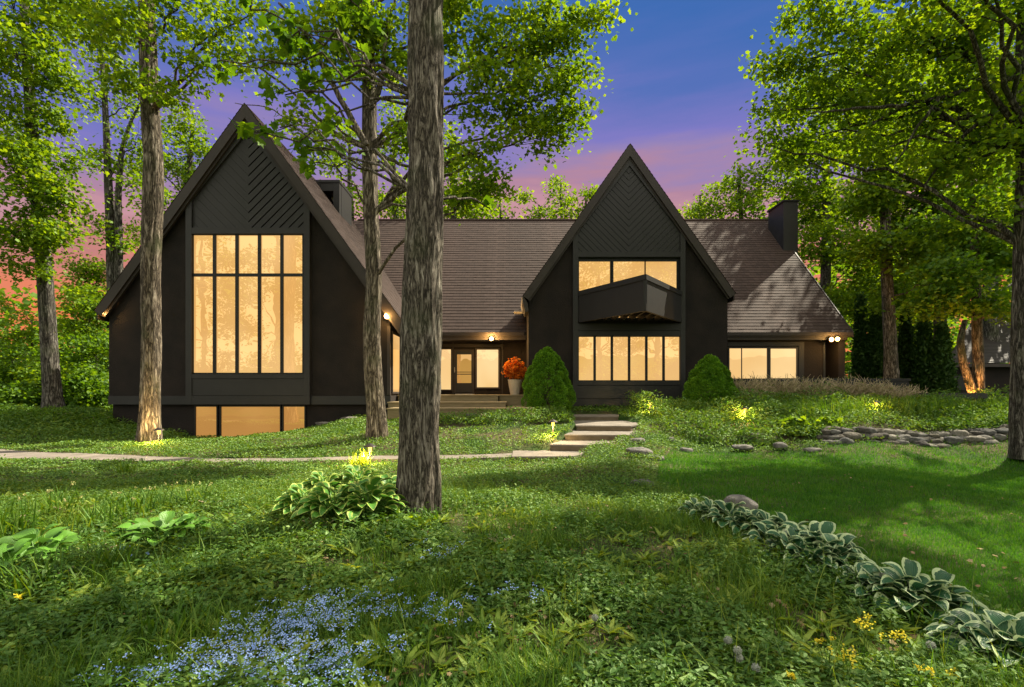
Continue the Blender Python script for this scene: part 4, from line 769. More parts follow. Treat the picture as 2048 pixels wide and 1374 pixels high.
# trees behind the photographer (seen only mirrored in the windows)
for i, (x_, y_, h_) in enumerate(((-31, -14, 19), (-22.5, -12, 20), (9.5, -15, 17), (16.5, -17, 17))):
    bl = [((x_+a*3.1, y_+b*2.5, h_*c), 2.0, 24) for a, b, c in ((0, 0, .95), (.8, .3, .78), (-.8, -.2, .72), (.3, -.8, .6), (-.5, .8, .55), (1.1, 0, .45), (-1.1, .3, .38), (.5, .2, .25), (-.4, .5, .2), (1.2, .4, .62))]
    tree('maple_tree', ['leafy tree mirrored in the left panes of the big window', 'leafy tree mirrored in the right panes of the big window', 'leafy tree mirrored in the left panes of the six-pane window', 'leafy tree mirrored in the right panes of the six-pane window'][i], [(x_, y_, 0), (x_+.1, y_, h_*.35), (x_-.1, y_, h_*.7), (x_, y_, h_)], [.4, .33, .22, .05], bl, leaf=.3, per=34, lm=LEAFB, k=12, step=.5, srad=.9, group='trees across the garden behind the camera')
# ------------------------------------------------------------------ conical spruces
def spruce(px, base, top, D, wpx, lab):
    b = P(px, base, D); b[2] = float(G(b[0], D)); tz = Z(top, D); h = tz-b[2]; R0 = wpx/2/F*D
    T_ = empty('dwarf_spruce', b, lab, 'shrub', 'conical dwarf spruces flanking the right gable'); tm = M(); tm.tube([b, b+(.02, 0, h*.5), b+(0, 0, h*.9)], [.08, .05, .01], 8)
    for k in range(16): a = rng.random()*2*PI; limb(tm, b+(0, 0, h*.1+rng.random()*h*.3), b+(R0*.8*math.cos(a), R0*.8*math.sin(a), h*(.15+.4*rng.random())), .02, .006, 0, 6, 5)
    tm.build('trunk', BARK, T_, True)
    prof = lambda t: np.interp(t, [0, .12, .3, .5, .75, .92, 1], [.82, .98, 1.0, .88, .66, .42, .16])
    n = 84; t = (np.arange(n)/n)**.85; a = np.arange(n)*2.399+rng.random(n)*.5; lump = .86+.22*vn(np.c_[np.cos(a)*1.6+9, np.sin(a)*1.6+9, t*4])
    rr = np.maximum(R0*prof(t)*lump-.20, .02); c = np.c_[b[0]+rr*np.cos(a), b[1]+rr*np.sin(a), b[2]+.05+t*h*.93]
    q = M(); m_ = 560; rl = (.19+.13*rng.random(n))*(1-t*.45); cc = np.repeat(c, m_, 0); R1 = np.repeat(rl, m_)[:, None]; A1 = np.repeat(a, m_)
    u = nz(rng.normal(size=cc.shape)+np.c_[np.cos(A1), np.sin(A1), .6+0*A1]*.8); p_ = cc+u*R1*(.92+.16*rng.random((len(cc), 1)))
    scatter(q, p_, .045*(.6+.8*rng.random(len(p_))), np.cross(u, rng.normal(size=u.shape))+u*.5, QUAD, u); q.build('crown', SPRUCE, T_)
spruce(1096, 818, 694, 18.3, 104, 'conical green dwarf spruce between the entry steps and the six-pane window')
spruce(1420, 822, 713, 18.2, 100, 'sunlit conical dwarf spruce at the right corner of the right gable')
# orange plant in the pot
T_ = empty('potted_plant', pc+(0, 0, .57), 'feathery orange foliage plant growing in the cream pot', 'plant'); q = M(); tm = M()
for k in range(44):
    a = rng.random()*2*PI; r = .12+.4*rng.random()**.7; e_ = pc+(r*math.cos(a), r*math.sin(a)*.8, .66+1.05*(1-r*1.1)*rng.random()**.5+.1); p_ = limb(tm, pc+(0, 0, .57), e_, .008, .003, .15, 6, 4)
    cc = np.repeat(p_[2:], 16, 0)+rng.normal(size=(64, 3))*.05; scatter(q, cc, .07*(.6+.8*rng.random(64)), upn(64, 1.2), MAP2)
tm.build('stems', TWIGM, T_); q.build('leaves', ORANGE, T_)
# ------------------------------------------------------------------ parapet, platform, neighbour
q = M(); T_ = empty('deck_parapet', P(1650, 790, 21), 'long black board parapet running right from the house corner', 'parapet')
q.box(X(1475, 21), X(1818, 21), 21, 21.08, .6, Z(762, 21)); q.box(X(1818, 21)-.1, X(1818, 21), 21.081, 23.5, .6, Z(762, 21)); q.build('parapet_board', TRIM, T_)
q = M(); q.box(X(1475, 21), X(1820, 21), 20.95, 21.13, Z(762, 21)+.001, Z(757, 21)); q.build('cap_rail', TRIM, T_)
T_ = empty('low_platform', P(1900, 812, 17.6), 'low dark timber platform with lattice skirt under the amber-lit trunks', 'platform')
q = M(); q.box(X(1843, 17.6), X(1975, 17.6), 17.6, 20.5, Z(797, 17.6), Z(786, 17.6)); q.build('platform_top', TRIM, T_)
q = M(); zt0, zb0 = Z(797, 17.6)-.003, Z(818, 17.6)
for k in range(-4, 26):
    for s_ in (-1, 1):
        x0 = X(1845, 17.6)+k*.1; a = (x0, zb0); b = (x0+s_*(zt0-zb0), zt0)
        if min(a[0], b[0]) < X(1845, 17.6) or max(a[0], b[0]) > X(1973, 17.6): continue
        q.prism([(a[0], a[1]), (a[0]+.02, a[1]), (b[0]+.02, b[1]), (b[0], b[1])], 17.62+(.012 if s_ > 0 else 0), 17.631+(.012 if s_ > 0 else 0))
q.build('lattice', TRIM, T_)
T_ = empty('neighbouring_house', P(2000, 800, 27), 'small dark neighbouring house glimpsed through the trees at the right edge', 'house')
q = M(); q.box(X(1895, 27), 36, 27, 33, .5, Z(728, 27)); q.build('wall', STUCCO, T_)
q = M(); roof_plane(q, (X(1885, 26.6), 26.5, Z(726, 26.6)), (37, 26.5, Z(726, 26.6)), (X(1965, 30), 30, Z(610, 30)), (37, 30, Z(610, 30))); q.box(X(1885, 26.6), 37, 26.5, 26.6, Z(734, 26.6), Z(727, 26.6)); q.build('roof', FASCIA, T_)
q = M(); q.box(X(1905, 27), X(1930, 27), 26.96, 27.01, Z(780, 27), Z(752, 27)); q.build('window', TRIMD, T_)
# ------------------------------------------------------------------ stones
def stone(mb, c, r, sq=(1, 1, .6), seed=0):
    k, l = 22, 14; th, ph = np.meshgrid(np.linspace(0, 2*PI, k, endpoint=False), np.linspace(.02, PI-.02, l)); u = np.stack([np.sin(ph)*np.cos(th), np.sin(ph)*np.sin(th), np.cos(ph)], -1)
    d = .62+.80*fbm(u*1.5+seed*3.7+20, 4); u2 = np.sign(u)*np.abs(u)**.8; V = np.array(c)+u2*d[..., None]*r*np.array(sq)
    i = np.arange(l-1)[:, None]*k; j = np.arange(k)[None]; j2 = (j+1) % k; mb.add(V.reshape(-1, 3), np.stack([i+j, i+k+j, i+k+j2, i+j2], -1).reshape(-1, 4))
q = M(); sd = 0
for i in range(86):
    px = 1655+i*4.55; D_ = 13.0+rng.uniform(-.05, .3); x_ = X(px, D_)
    for lv in range(3):
        if rng.random() < .3 or (lv == 2 and rng.random() < .35): continue
        sd += 1; r = rng.uniform(.10, .19); zz = G(x_, 12.7)+.06+lv*.135; stone(q, (x_+rng.uniform(-.06, .06), D_+lv*.13, zz), r, (rng.uniform(1, 1.5), .9, rng.uniform(.5, .75)), sd)
m, t, o = mat('wall_fieldstone'); tc = n_(t, 'ShaderNodeTexCoord'); g_ = n_(t, 'ShaderNodeNewGeometry'); z1 = n_(t, 'ShaderNodeTexNoise', {0: tc.outputs['Object'], 'Scale': 9, 'Detail': 8, 'Roughness': .7})
ca = ramp(t, g_.outputs['Random Per Island'], [(0, (.06, .055, .055)), (.4, (.13, .115, .095)), (.7, (.10, .10, .105)), (1, (.22, .20, .175))]); cb = n_(t, 'ShaderNodeMix', {0: .8, 6: ca, 7: ramp(t, z1.outputs['Fac'], [(.3, (.35, .38, .3)), (.7, (1.3, 1.3, 1.3))])}, data_type='RGBA', blend_type='MULTIPLY')
bp = n_(t, 'ShaderNodeBump', {'Height': z1.outputs['Fac'], 'Strength': .9, 'Distance': .05}); p = n_(t, 'ShaderNodeBsdfPrincipled', {'Base Color': cb.outputs[2], 'Roughness': .95, 'Normal': bp.outputs[0], 'Specular IOR Level': .15}); t.links.new(p.outputs[0], o.inputs[0]); WSTONE = m
tag(q.build('stone_wall', WSTONE, smooth=True), 'low dry-laid fieldstone wall at the back of the lawn', 'stone wall')
RK = [(1481, 1012, 6.15, .17, 'rounded grey boulder at the head of the white-edged hosta row', (1.1, .9, .75)), (1285, 968, 8.2, .16, 'flat half-buried stone in the ground cover left of the lawn', (1.2, 1, .45)), (1278, 912, 11.3, .26, 'large blue-grey stone below the right end of the steps', (1.1, .9, .6)), (1310, 917, 11.0, .15, 'small pale stone right of the blue-grey stone', (1.3, .9, .5)), (1276, 886, 12.6, .16, 'dark stone beside the right end of the third concrete step', (1.2, .9, .6)), (1342, 880, 13.2, .09, 'little brown stone on the grassy bank right of the steps', (1, 1, .9)), (1372, 902, 12.4, .14, 'pale stone where the bank meets the lawn', (1.2, .9, .6)),
      (610, 1162, 4.0, .065, 'small pinkish stone among the foreground weeds', (1.2, .9, .6)), (1520, 865, 13.6, .22, 'tilted grey slab stone in the bank planting', (1.3, .7, .6)), (1545, 862, 13.7, .15, 'second tilted stone right of the grey slab', (.9, .7, .9)), (1485, 895, 12.8, .2, 'low buff stone at the left end of the lawn edging', (1.4, .8, .4)), (1560, 892, 12.9, .16, 'cracked grey stone along the lawn edging', (1.2, .8, .6)), (1625, 902, 12.6, .14, 'low tan stone at the lawn edge before the wall begins', (1.5, .8, .5)), (650, 845, 17.0, .2, 'flat grey stone at the right foot of the basement wall', (1.5, .8, .4)), (700, 836, 17.2, .2, 'flat stone at the top of the slope left of the entry steps', (1.6, .8, .35)), (945, 832, 15.9, .18, 'pale stone in the low shrubs before the entry steps', (1.4, .8, .5))]
for i, (px, py, D_, r, lab, sq) in enumerate(RK):
    c = P(px, py, D_); c[2] = max(float(G(c[0], c[1]))+r*.12, c[2]) if i not in (8, 9, 14, 13) else float(G(c[0], c[1]))+r*.3; q = M(); stone(q, c, r, sq, 50+i*3); o_ = q.build('rock', STONE, smooth=True, loc=tuple(c)); tag(o_, lab, 'rock', 'loose rocks in the garden')
# ------------------------------------------------------------------ hostas
def hosta_leaf(mb, base, az, L_, w_, rise, droop, roll, cup=.25):
    nu, nv = 9, 8; u = np.linspace(-1, 1, nu); v = np.linspace(0, 1, nv); U_, V_ = np.meshgrid(u, v)
    prof = np.interp(V_, [0, .08, .25, .45, .7, .88, 1], [.12, .55, .93, 1, .78, .38, .02])
    st = .55; ang = rise-droop*V_**1.2; dv = 1/(nv-1)
    s1 = np.concatenate([[0], np.cumsum(np.cos(ang[:-1, 0]))*dv]); s2 = np.concatenate([[0], np.cumsum(np.sin(ang[:-1, 0]))*dv])
    x = L_*s1[:, None]+0*U_; z = L_*s2[:, None]+cup*np.abs(U_)**1.5*prof*w_+.03*w_*np.sin(V_*9+U_*3); y = U_*prof*w_*(1-.15*cup)
    y2 = y*math.cos(roll)-z*math.sin(roll)*.3; z2 = z+y*math.sin(roll)
    ca, sa = math.cos(az), math.sin(az); Vt = np.stack([base[0]+x*ca-y2*sa, base[1]+x*sa+y2*ca, base[2]+z2], -1)
    i = np.arange(nv-1)[:, None]*nu; j = np.arange(nu-1)[None]; uvx = np.maximum(np.abs(U_), np.clip((V_-.62)/.38, 0, 1)**1.4*.98)
    mb.add(Vt.reshape(-1, 3), np.stack([i+j, i+j+1, i+nu+j+1, i+nu+j], -1).reshape(-1, 4), np.stack([uvx, V_], -1).reshape(-1, 2))
def hosta_mesh(n, R, LL, ww, stem_m, leaf_m, name, label, cat, group, loc):
    T_ = empty(name, loc, label, cat, group); lf = M(); sm = M(); b = np.array(loc, float)
    for k in range(n):
        ring = (k/n)**.7; az = k*2.399+rng.uniform(-.3, .3); r = R*(.15+.62*ring); h = R*(.95-.55*ring)*rng.uniform(.85, 1.15)
        p = b+(r*math.cos(az), r*math.sin(az), max(.03, h)); sm.tube([b+(.02*math.cos(az), .02*math.sin(az), -.01), (b+p)/2+(0, 0, .03), p], [.006, .005, .004], 5)
        hosta_leaf(lf, p, az, LL*rng.uniform(.75, 1.15), ww*rng.uniform(.8, 1.1), rng.uniform(.5, 1.0)*(1-ring)+.25, rng.uniform(.9, 1.6), rng.uniform(-.35, .35), rng.uniform(.2, .5))
    sm.build('stems', stem_m, T_, True); lf.build('leaves', leaf_m, T_, True); return T_
HP = [(1392, 1030, .20), (1425, 1040, .22), (1462, 1052, .23), (1500, 1062, .23), (1538, 1074, .24), (1575, 1090, .25), (1612, 1108, .26), (1648, 1124, .27), (1545, 1100, .22), (1585, 1120, .23), (1622, 1138, .24), (1672, 1138, .22), (1725, 1184, .20), (1775, 1206, .24), (1822, 1222, .25), (1870, 1226, .25), (1972, 1318, .22), (2020, 1340, .24), (2060, 1335, .22)]
HL = ['uppermost white-edged hosta, at the far tip of the row', 'second white-edged hosta from the boulder end', 'white-edged hosta just in front of the rounded boulder', 'white-edged hosta right of the boulder, beside the lawn', 'white-edged hosta on the lawn side above the middle of the row', 'white-edged hosta at the middle of the long row, lawn side', 'white-edged hosta past the middle of the long row, lawn side', 'big white-edged hosta near the lower end of the long row', 'white-edged hosta on the weedy side at the middle of the row', 'white-edged hosta on the weedy side past the middle of the row', 'white-edged hosta at the low weedy corner of the long row', 'last white-edged hosta of the long row before the gap', 'leftmost white-edged hosta of the four after the gap', 'second white-edged hosta of the four after the gap', 'third white-edged hosta of the four after the gap', 'rightmost white-edged hosta of the four after the gap', 'left white-edged hosta of the three in the bottom right corner', 'middle white-edged hosta of the three in the bottom right corner', 'white-edged hosta cut off by the right edge of the frame']
def gpt(px, py):
    """ground point seen at a photo pixel"""
    D_ = 1.5*F/(py-HZ)
    for _ in range(8): D_ = (EYE-float(G(X(px, D_), D_)))*F/(py-HZ)
    return np.array((X(px, D_), D_, float(G(X(px, D_), D_))))
protos = [hosta_mesh(n, .215, .18, .07, HOSTAG, HOSTAW, 'hosta', None, 'hosta', 'white-edged hostas along the lawn', (0, 0, 0)) for n in (30, 34, 26)]
for i, (px, py, r) in enumerate(HP):
    o_ = protos[i] if i < 3 else copy_tree(protos[i % 3]); g = gpt(px, py+6); o_.location = tuple(g-(0, 0, .01)); s_ = r/.25*rng.uniform(.92, 1.08); o_.scale = (s_, s_, s_); o_.rotation_euler.z = rng.random()*6.28; o_['label'] = HL[i]
YP = [(612, 1035, 'yellow-edged hosta at the left end of the clump by the big trunk', 1.0), (668, 1045, 'broad yellow-edged hosta left of centre in the clump by the big trunk', 1.15), (735, 1040, 'full yellow-edged hosta directly against the big trunk', 1.25), (650, 1000, 'yellow-edged hosta at the back left of the clump', 1.0), (720, 992, 'yellow-edged hosta at the back of the clump by the path light', 1.1), (775, 1015, 'yellow-edged hosta squeezed against the left side of the big trunk', 1.0)]
pr = hosta_mesh(58, .30, .165, .058, HOSTAG, HOSTAY, 'hosta', None, 'hosta', 'yellow-edged hostas beside the big trunk', (0, 0, 0))
for i, (px, py, lab, s_) in enumerate(YP):
    o_ = pr if i == 0 else copy_tree(pr); g = gpt(px, py); o_.location = tuple(g); o_.scale = (s_, s_, s_*.95); o_.rotation_euler.z = rng.random()*6.28; o_['label'] = lab
GP = [(330, 1090, 'plain green hosta in the sun right of the faded daffodils', 1.0), (285, 1085, 'plain green hosta just left of the sunny one', .8), (70, 1120, 'plain green hosta near the left edge in half shade', 1.0), (20, 1150, 'plain green hosta cut off by the left edge', .9), (375, 1080, 'small plain green hosta at the right of the sunny group', .8)]
pr = hosta_mesh(20, .24, .20, .085, HOSTAG, HOSTAG, 'hosta', None, 'hosta', 'plain green hostas in the left foreground', (0, 0, 0))
for i, (px, py, lab, s_) in enumerate(GP):
    o_ = pr if i == 0 else copy_tree(pr); g = gpt(px, py); o_.location = tuple(g); o_.scale = (s_, s_, s_*.8); o_.rotation_euler.z = rng.random()*6.28; o_['label'] = lab
# ------------------------------------------------------------------ strap-leaved clumps and flowers
def strap(px, py, n, h, spread, lab, heads=0, mt=WILD, gp='strappy clumps', name='daffodil_clump', cat='plant', D_=None):
    g = gpt(px, py) if D_ is None else np.array((X(px, D_), D_, float(G(X(px, D_), D_)))); T_ = empty(name, g, lab, cat, gp); q = M(); b = g+rng.normal(size=(n, 3))*np.array([spread, spread, 0])*.5
    b[:, 2] = G(b[:, 0], b[:, 1])-.01; blades(q, b, h*(.75+.6*rng.random(n)), .017, .15+.6*rng.random(n)); q.build('leaves', mt, T_)
    if heads:
        st_ = M(); fl_ = M()
        for k in range(heads):
            a = rng.random()*6.28; p0 = g+(rng.normal()*spread*.6, rng.normal()*spread*.4, 0); p1 = p0+(.09*math.cos(a), .09*math.sin(a), h*rng.uniform(.95, 1.2)); st_.tube([p0, (p0+p1)/2+(0, 0, .03), p1, p1+(.03*math.cos(a), .03*math.sin(a), -.005)], .0035, 5)
            c = np.repeat([p1+(.035*math.cos(a), .035*math.sin(a), -.01)], 9, 0)+rng.normal(size=(9, 3))*.005; scatter(fl_, c, .020, rng.normal(size=(9, 3)), OVAL)
        st_.build('flower_stems', WILD, T_); fl_.build('flower_heads', CREAMP, T_)
for i, (px, py, n, h, sp, lab, hd) in enumerate([(110, 1040, 60, .34, .22, 'daffodil clump with tall straps near the left edge', 5), (200, 1060, 70, .30, .25, 'daffodil clump left of centre in the faded group', 4), (290, 1030, 60, .30, .25, 'daffodil clump with the most faded flower heads', 8), (390, 1015, 50, .27, .22, 'daffodil clump at the right end of the faded group', 7), (30, 1080, 60, .36, .2, 'dark daffodil clump cut off by the left edge', 2), (250, 950, 46, .30, .10, 'dark upright tuft just below the curving path', 0), (60, 1200, 60, .30, .2, 'strappy clump in the shade at the lower left', 0), (520, 940, 14, .25, .06, 'single weedy tuft beside the path', 0), (225, 1150, 50, .28, .14, 'dark strappy tuft below the sunny plain hosta', 0)]):
    strap(px, py, n, h, sp, lab, hd, gp='daffodil and strap clumps in the left garden')
strap(718, 940, 90, .36, .18, 'yellow-green daylily tuft glowing beside the path light', 0, PALE, 'daylily tufts', 'daylily_clump')
for i, (px, D_, lab) in enumerate([(1620, 15.2, 'leftmost arching daylily clump on the bank'), (1700, 15.0, 'arching daylily clump above the left end of the stone wall'), (1770, 15.4, 'pale arching daylily clump in a sun patch on the bank'), (1840, 15.0, 'arching daylily clump above the middle of the stone wall'), (1900, 15.2, 'arching daylily clump near the lattice platform'), (1970, 14.6, 'arching daylily clump near the right-edge trunk')]):
    strap(px, 0, 260, .62, .9, lab, 0, WILD if i != 2 else PALE, 'daylily clumps on the bank', 'daylily_clump', D_=D_)  # the sun patch on one clump is put in by the paler leaf colour
for i, (px, py, h, lab) in enumerate([(1350, 1000, .12, 'grass tuft at the far tip of the hosta row'), (1560, 1140, .16, 'grass tuft on the weedy side of the hosta row'), (1700, 1190, .18, 'grass tuft in the gap between the hosta groups'), (1920, 1290, .2, 'grass tuft between the hostas and the corner group'), (860, 1040, .13, 'grass tuft at the right foot of the big trunk'), (1080, 1180, .2, 'tall grass tuft in the middle foreground'), (350, 1290, .2, 'tall grass tuft left of the blue flowers')]):
    strap(px, py, 70, h, .2, lab, 0, WILD, 'wild grass tufts', 'grass_tuft', 'grass')
# dandelion clocks and yellow flowers
for i, (px, py, h, lab) in enumerate([(1456, 1280, .17, 'dandelion clock standing highest at the left of its group'), (1478, 1315, .16, 'dandelion clock in the middle of its group'), (1512, 1335, .14, 'lowest dandelion clock of the group'), (1475, 1300, .2, 'partly blown dandelion clock behind the others'), (1765, 1150, .2, 'dandelion clock rising beside the hosta gap'), (1862, 1290, .16, 'grey dandelion clock left of the corner hostas'), (1190, 1235, .12, 'lone dandelion clock in the middle foreground')]):
    D_ = 1.48*F/(py+h*300-HZ); D_ = (EYE-float(G(X(px, D_), D_))-h)*F/(py-HZ); g = np.array((X(px, D_), D_, float(G(X(px, D_), D_)))); T_ = empty('dandelion', g, lab, 'dandelion', 'dandelion clocks')
    q = M(); q.tube([g, g+(.01, .0, h*.5), g+(0, 0, h)], .002, 5); q.build('stem', WILD, T_); q = M(); u = nz(rng.normal(size=(150, 3))); scatter(q, g+(0, 0, h)+u*.004, .02, np.cross(u, rng.normal(size=u.shape)), LANCE, u); scatter(q, g+(0, 0, h)+u*.018, .009, u, HEX); q.build('seed_head', FLUFF, T_)
for i, (px, py, h, r, lab) in enumerate([(1690, 1300, .2, .035, 'branching yellow flower spray left of the corner hostas'), (1655, 1275, .2, .02, 'small yellow flower head above the spray'), (1790, 1270, .2, .03, 'yellow flower spray beneath the four hostas'), (1850, 1335, .15, .022, 'yellow flower head near the bottom edge, right group'), (1905, 1345, .15, .025, 'bright yellow flower cluster left of the corner hostas'), (1870, 1368, .1, .02, 'yellow flower cluster touching the bottom edge'), (1730, 1238, .24, .03, 'tall yellow flower spike below the hosta gap'), (1585, 1350, .1, .015, 'lone yellow flower low at the left of its group'), (1715, 1370, .1, .02, 'yellow flower pair at the bottom edge'), (2000, 1372, .1, .025, 'yellow flowers under the corner hostas'), (575, 1362, .1, .015, 'single yellow bloom among the blue flowers'), (28, 1190, .12, .02, 'yellow bloom at the left edge')]):
    D_ = 1.48*F/(py+h*300-HZ); D_ = (EYE-float(G(X(px, D_), D_))-h)*F/(py-HZ); g = np.array((X(px, D_), D_, float(G(X(px, D_), D_)))); T_ = empty('yellow_flower', g, lab, 'flower', 'yellow flowers in the foreground')
    q = M(); fl_ = M()
    for k in range(5): p1 = g+(rng.normal()*r, rng.normal()*r, h*rng.uniform(.8, 1.02)); q.tube([g, (g+p1)/2+(rng.normal()*.01, 0, 0), p1], .002, 4); c = p1+rng.normal(size=(14, 3))*r*.35; scatter(fl_, c, .011, upn(14, .8), HEX)
    q.build('stem', WILD, T_); fl_.build('blooms', YEL, T_)
DEAD = leafmat('dead_leaves', [(.25, (.10, .055, .025)), (.55, (.20, .12, .06)), (.85, (.33, .24, .14))], .15, (1, 1, 1))
for i, (px, D_, r, hh, mt_, tm_, lab) in enumerate([(1330, 16.6, .5, .35, PALE, OVAL, 'low pale perennial mound left of the right spruce'), (1470, 15.6, .55, .55, PALE, LANCE, 'sunny perennial mound nearest the right spruce'), (1540, 15.2, .7, .6, WEED, LANCE, 'dark lance-leaved perennial mound in mid bank'), (1590, 13.9, .5, .42, LEAFB, MAP2, 'bright broad-leaved mound above the lawn edging stones'), (1655, 13.8, .42, .36, LEAFB, MAP2, 'broad-leaved mound spilling over the left end of the stone wall'), (1740, 16.4, .75, .6, PALE, LANCE, 'pale feathery mound in front of the parapet'), (1830, 16.2, .8, .6, LEAF, LANCE, 'ferny green mound left of the lattice platform'), (1900, 14.5, .7, .5, LEAF, OVAL, 'dark green mound over the middle of the stone wall'), (1985, 14.6, .6, .6, LEAF, LANCE, 'leafy mound beside the right-edge trunk'), (1440, 13.4, .45, .3, COVER, OVAL, 'grey-green mound at the left foot of the bank'), (1530, 13.3, .4, .3, COVER, OVAL, 'twiggy little mound between the edging stones'),
      (870, 15.4, .7, .38, COVER, OVAL, 'low rounded shrublet below the left part of the entry steps'), (985, 15.3, .75, .42, COVER, OVAL, 'low rounded shrublet in the middle before the entry steps'), (1085, 15.2, .7, .42, COVER, OVAL, 'low rounded shrublet left of the top concrete step'), (100, 17.0, .9, .5, LEAF, LANCE, 'dark ferny mound beyond the path at the left'), (190, 17.4, .7, .5, LEAF, LANCE, 'ferny mound at the left house corner'), (20, 16.5, .9, .5, LEAF, LANCE, 'ferny mound at the left picture edge'), (150, 5.6, .30, .24, PALE, LANCE, 'feathery pale clump among the faded daffodils'), (20, 5.0, .32, .26, LEAF, LANCE, 'feathery clump at the left edge below the daffodils'), (200, 4.3, .26, .18, WEED, LANCE, 'shaded ferny clump below the plain hostas'), (90, 3.7, .26, .2, WEED, LANCE, 'shaded ferny clump in the lower left corner'), (430, 6.0, .26, .16, COVER, OVAL, 'small leafy clump between the daffodils and the striped hostas'), (640, 5.0, .26, .15, PALE, OVAL, 'loose leafy clump just in front of the striped hostas'), (800, 5.0, .24, .15, LEAFB, MAP2, 'broad-leaved weed clump at the front foot of the big trunk'), (1000, 4.6, .2, .13, WEED, OVAL, 'small leafy clump right of the big trunk'), (1500, 4.4, .24, .15, PALE, LANCE, 'sunlit grassy clump left of the hosta row'), (1350, 3.2, .16, .14, WEED, LANCE, 'lance-leaved clump left of the dandelion clocks')]):
    x_ = X(px, D_); g = np.array((x_, D_, float(G(x_, D_)))); T_ = empty('perennial_clump', g, lab, 'plant', 'perennial mounds in the beds'); q = M(); n = int(1500*r); u = nz(rng.normal(size=(n, 3))+(0, 0, .4)); u[:, 2] = np.abs(u[:, 2]); lu = .75+.5*vn(u*2.3+i*5)
    c = g+u*np.array([r, r*.7, hh])*(lu*(.7+.3*rng.random(n)))[:, None]; n2_ = (.12 if tm_ is not OVAL else .055)*(1 if D_ > 9 else .55); scatter(q, c, n2_*(.6+.8*rng.random(n)), u+rng.normal(size=(n, 3))*.5, tm_, u*np.array([1, 1, -.2])+rng.normal(size=(n, 3))*.4); q.build('leaves', mt_, T_)
    q = M()
    for k in range(9): a = rng.random()*6.28; limb(q, g, g+(r*.7*math.cos(a), r*.5*math.sin(a), hh*.7), .008, .004, .05, 4, 4)
    q.build('stems', TWIGM, T_)
# ------------------------------------------------------------------ dry twiggy shrubs
for i, (px, D_, w_, h, lab) in enumerate([(1500, 18.2, .8, 1.15, 'dry bare-twigged shrub nearest the right spruce'), (1560, 18.3, .9, 1.1, 'dry bare-twigged shrub below the double window'), (1625, 18.3, 1.0, 1.15, 'dry bare-twigged shrub in the middle of the row'), (1690, 18.3, 1.1, 1.15, 'dense dry-twigged shrub below the house corner'), (1750, 18.2, 1.0, 1.05, 'dry-twigged shrub against the parapet'), (1800, 18.0, 1.0, .85, 'pale dry-twigged shrub at the right end of the row')]):
    x_ = X(px, D_); g = np.array((x_, D_, float(G(x_, D_)))); T_ = empty('twiggy_shrub', g, lab, 'shrub', 'dry twiggy shrubs below the right windows'); q = M(); lf = M()
    for k in range(110):
        a = rng.random()*6.28; r = w_*rng.uniform(.3, 1.0); e_ = g+(r*math.cos(a), r*math.sin(a)*.6, h*rng.uniform(.55, 1.0)*(1.1-.35*r/w_)); p_ = limb(q, g+(rng.normal()*.12, rng.normal()*.1, 0), e_, .018, .009, .08, 6, 4, .05)
        for m_ in range(3): s_ = p_[int(rng.integers(2, 6))]; limb(q, s_, s_+(rng.normal()*.14, rng.normal()*.1, .1+.14*rng.random()), .010, .006, 0, 4, 3)
        c = np.repeat(p_[2:], 4, 0)+rng.normal(size=(16, 3))*.06; scatter(lf, c, .03, upn(16, 1), OVAL)
    q.build('twigs', TWIGM, T_); lf.build('buds', PALE, T_)
# ------------------------------------------------------------------ garden lights
def glight(px, py, D_, lab, watt, kind, tgt=None, col=(1, .68, .28), name='garden_light'):
    c = P(px, py, D_); gz = float(G(c[0], c[1])); T_ = empty(name, (c[0], c[1], gz), lab, 'garden light', 'lit garden lights'); g = np.array((c[0], c[1], gz))
    if kind == 'spot':
        q = M(); q.tube([g, g+(0, 0, .06)], .012, 6); q.tube([g+(0, 0, .05), g+(0, .0, .12)], [.03, .045], 12); q.build('housing', METAL, T_); q = M(); q.tube([g+(0, 0, .1205), g+(0, 0, .126)], .038, 12); q.build('lens', BULBP, T_)
        l = bpy.data.lights.new('spot_light', 'SPOT'); l.spot_size = 1.9; l.spot_blend = .8; off = .2
    else:
        h = .42; q = M(); q.tube([g, g+(0, 0, h)], .014, 8); q.build('stake', METAL, T_); q = M(); lathe(q, g, [(.13, h+.0), (.12, h+.015), (.02, h+.07)], 16); q.build('cap', METAL, T_); q = M(); q.tube([g+(0, 0, h-.10), g+(0, 0, h-.005)], .035, 10); q.build('lamp_glass', BULBP, T_)
        l = bpy.data.lights.new('point_light', 'POINT'); off = h-.14
    l.energy = watt; l.color = col; l.shadow_soft_size = .04; lo = bpy.data.objects.new(l.name, l); C.objects.link(lo); lo.location = (g[0]+(0 if kind == 'spot' else -.1), g[1]-(.02 if kind == 'spot' else .12), g[2]+off)
    if tgt is not None: lo.rotation_euler = (np.array(lo.location)-np.array(tgt)).tolist() and (Vector(lo.location)-Vector(tgt)).to_track_quat('Z', 'Y').to_euler()
glight(313, 884, 13.2, 'ground spotlight glowing at the foot of the left trunk', 90, 'spot', P(300, 760, 13.8))
glight(318, 890, 13.0, 'second low light on the ground cover by the left trunk', 50, 'path')
glight(740, 932, 10.2, 'glowing path light hidden between the daylily tuft and the hostas', 60, 'path')
glight(1106, 876, 13.0, 'mushroom-capped path light left of the concrete steps', 30, 'path')
glight(1300, 826, 17.6, 'light glowing in the small plant before the right gable', 28, 'path')
glight(1490, 845, 15.2, 'light buried in the planting right of the right spruce', 32, 'path')
glight(1752, 838, 15.4, 'light buried in the planting above the stone wall', 18, 'path')
glight(1945, 806, 18.9, 'amber spotlight at the foot of the bent trunk', 260, 'spot', P(1935, 690, 19.3), (1, .42, .1))
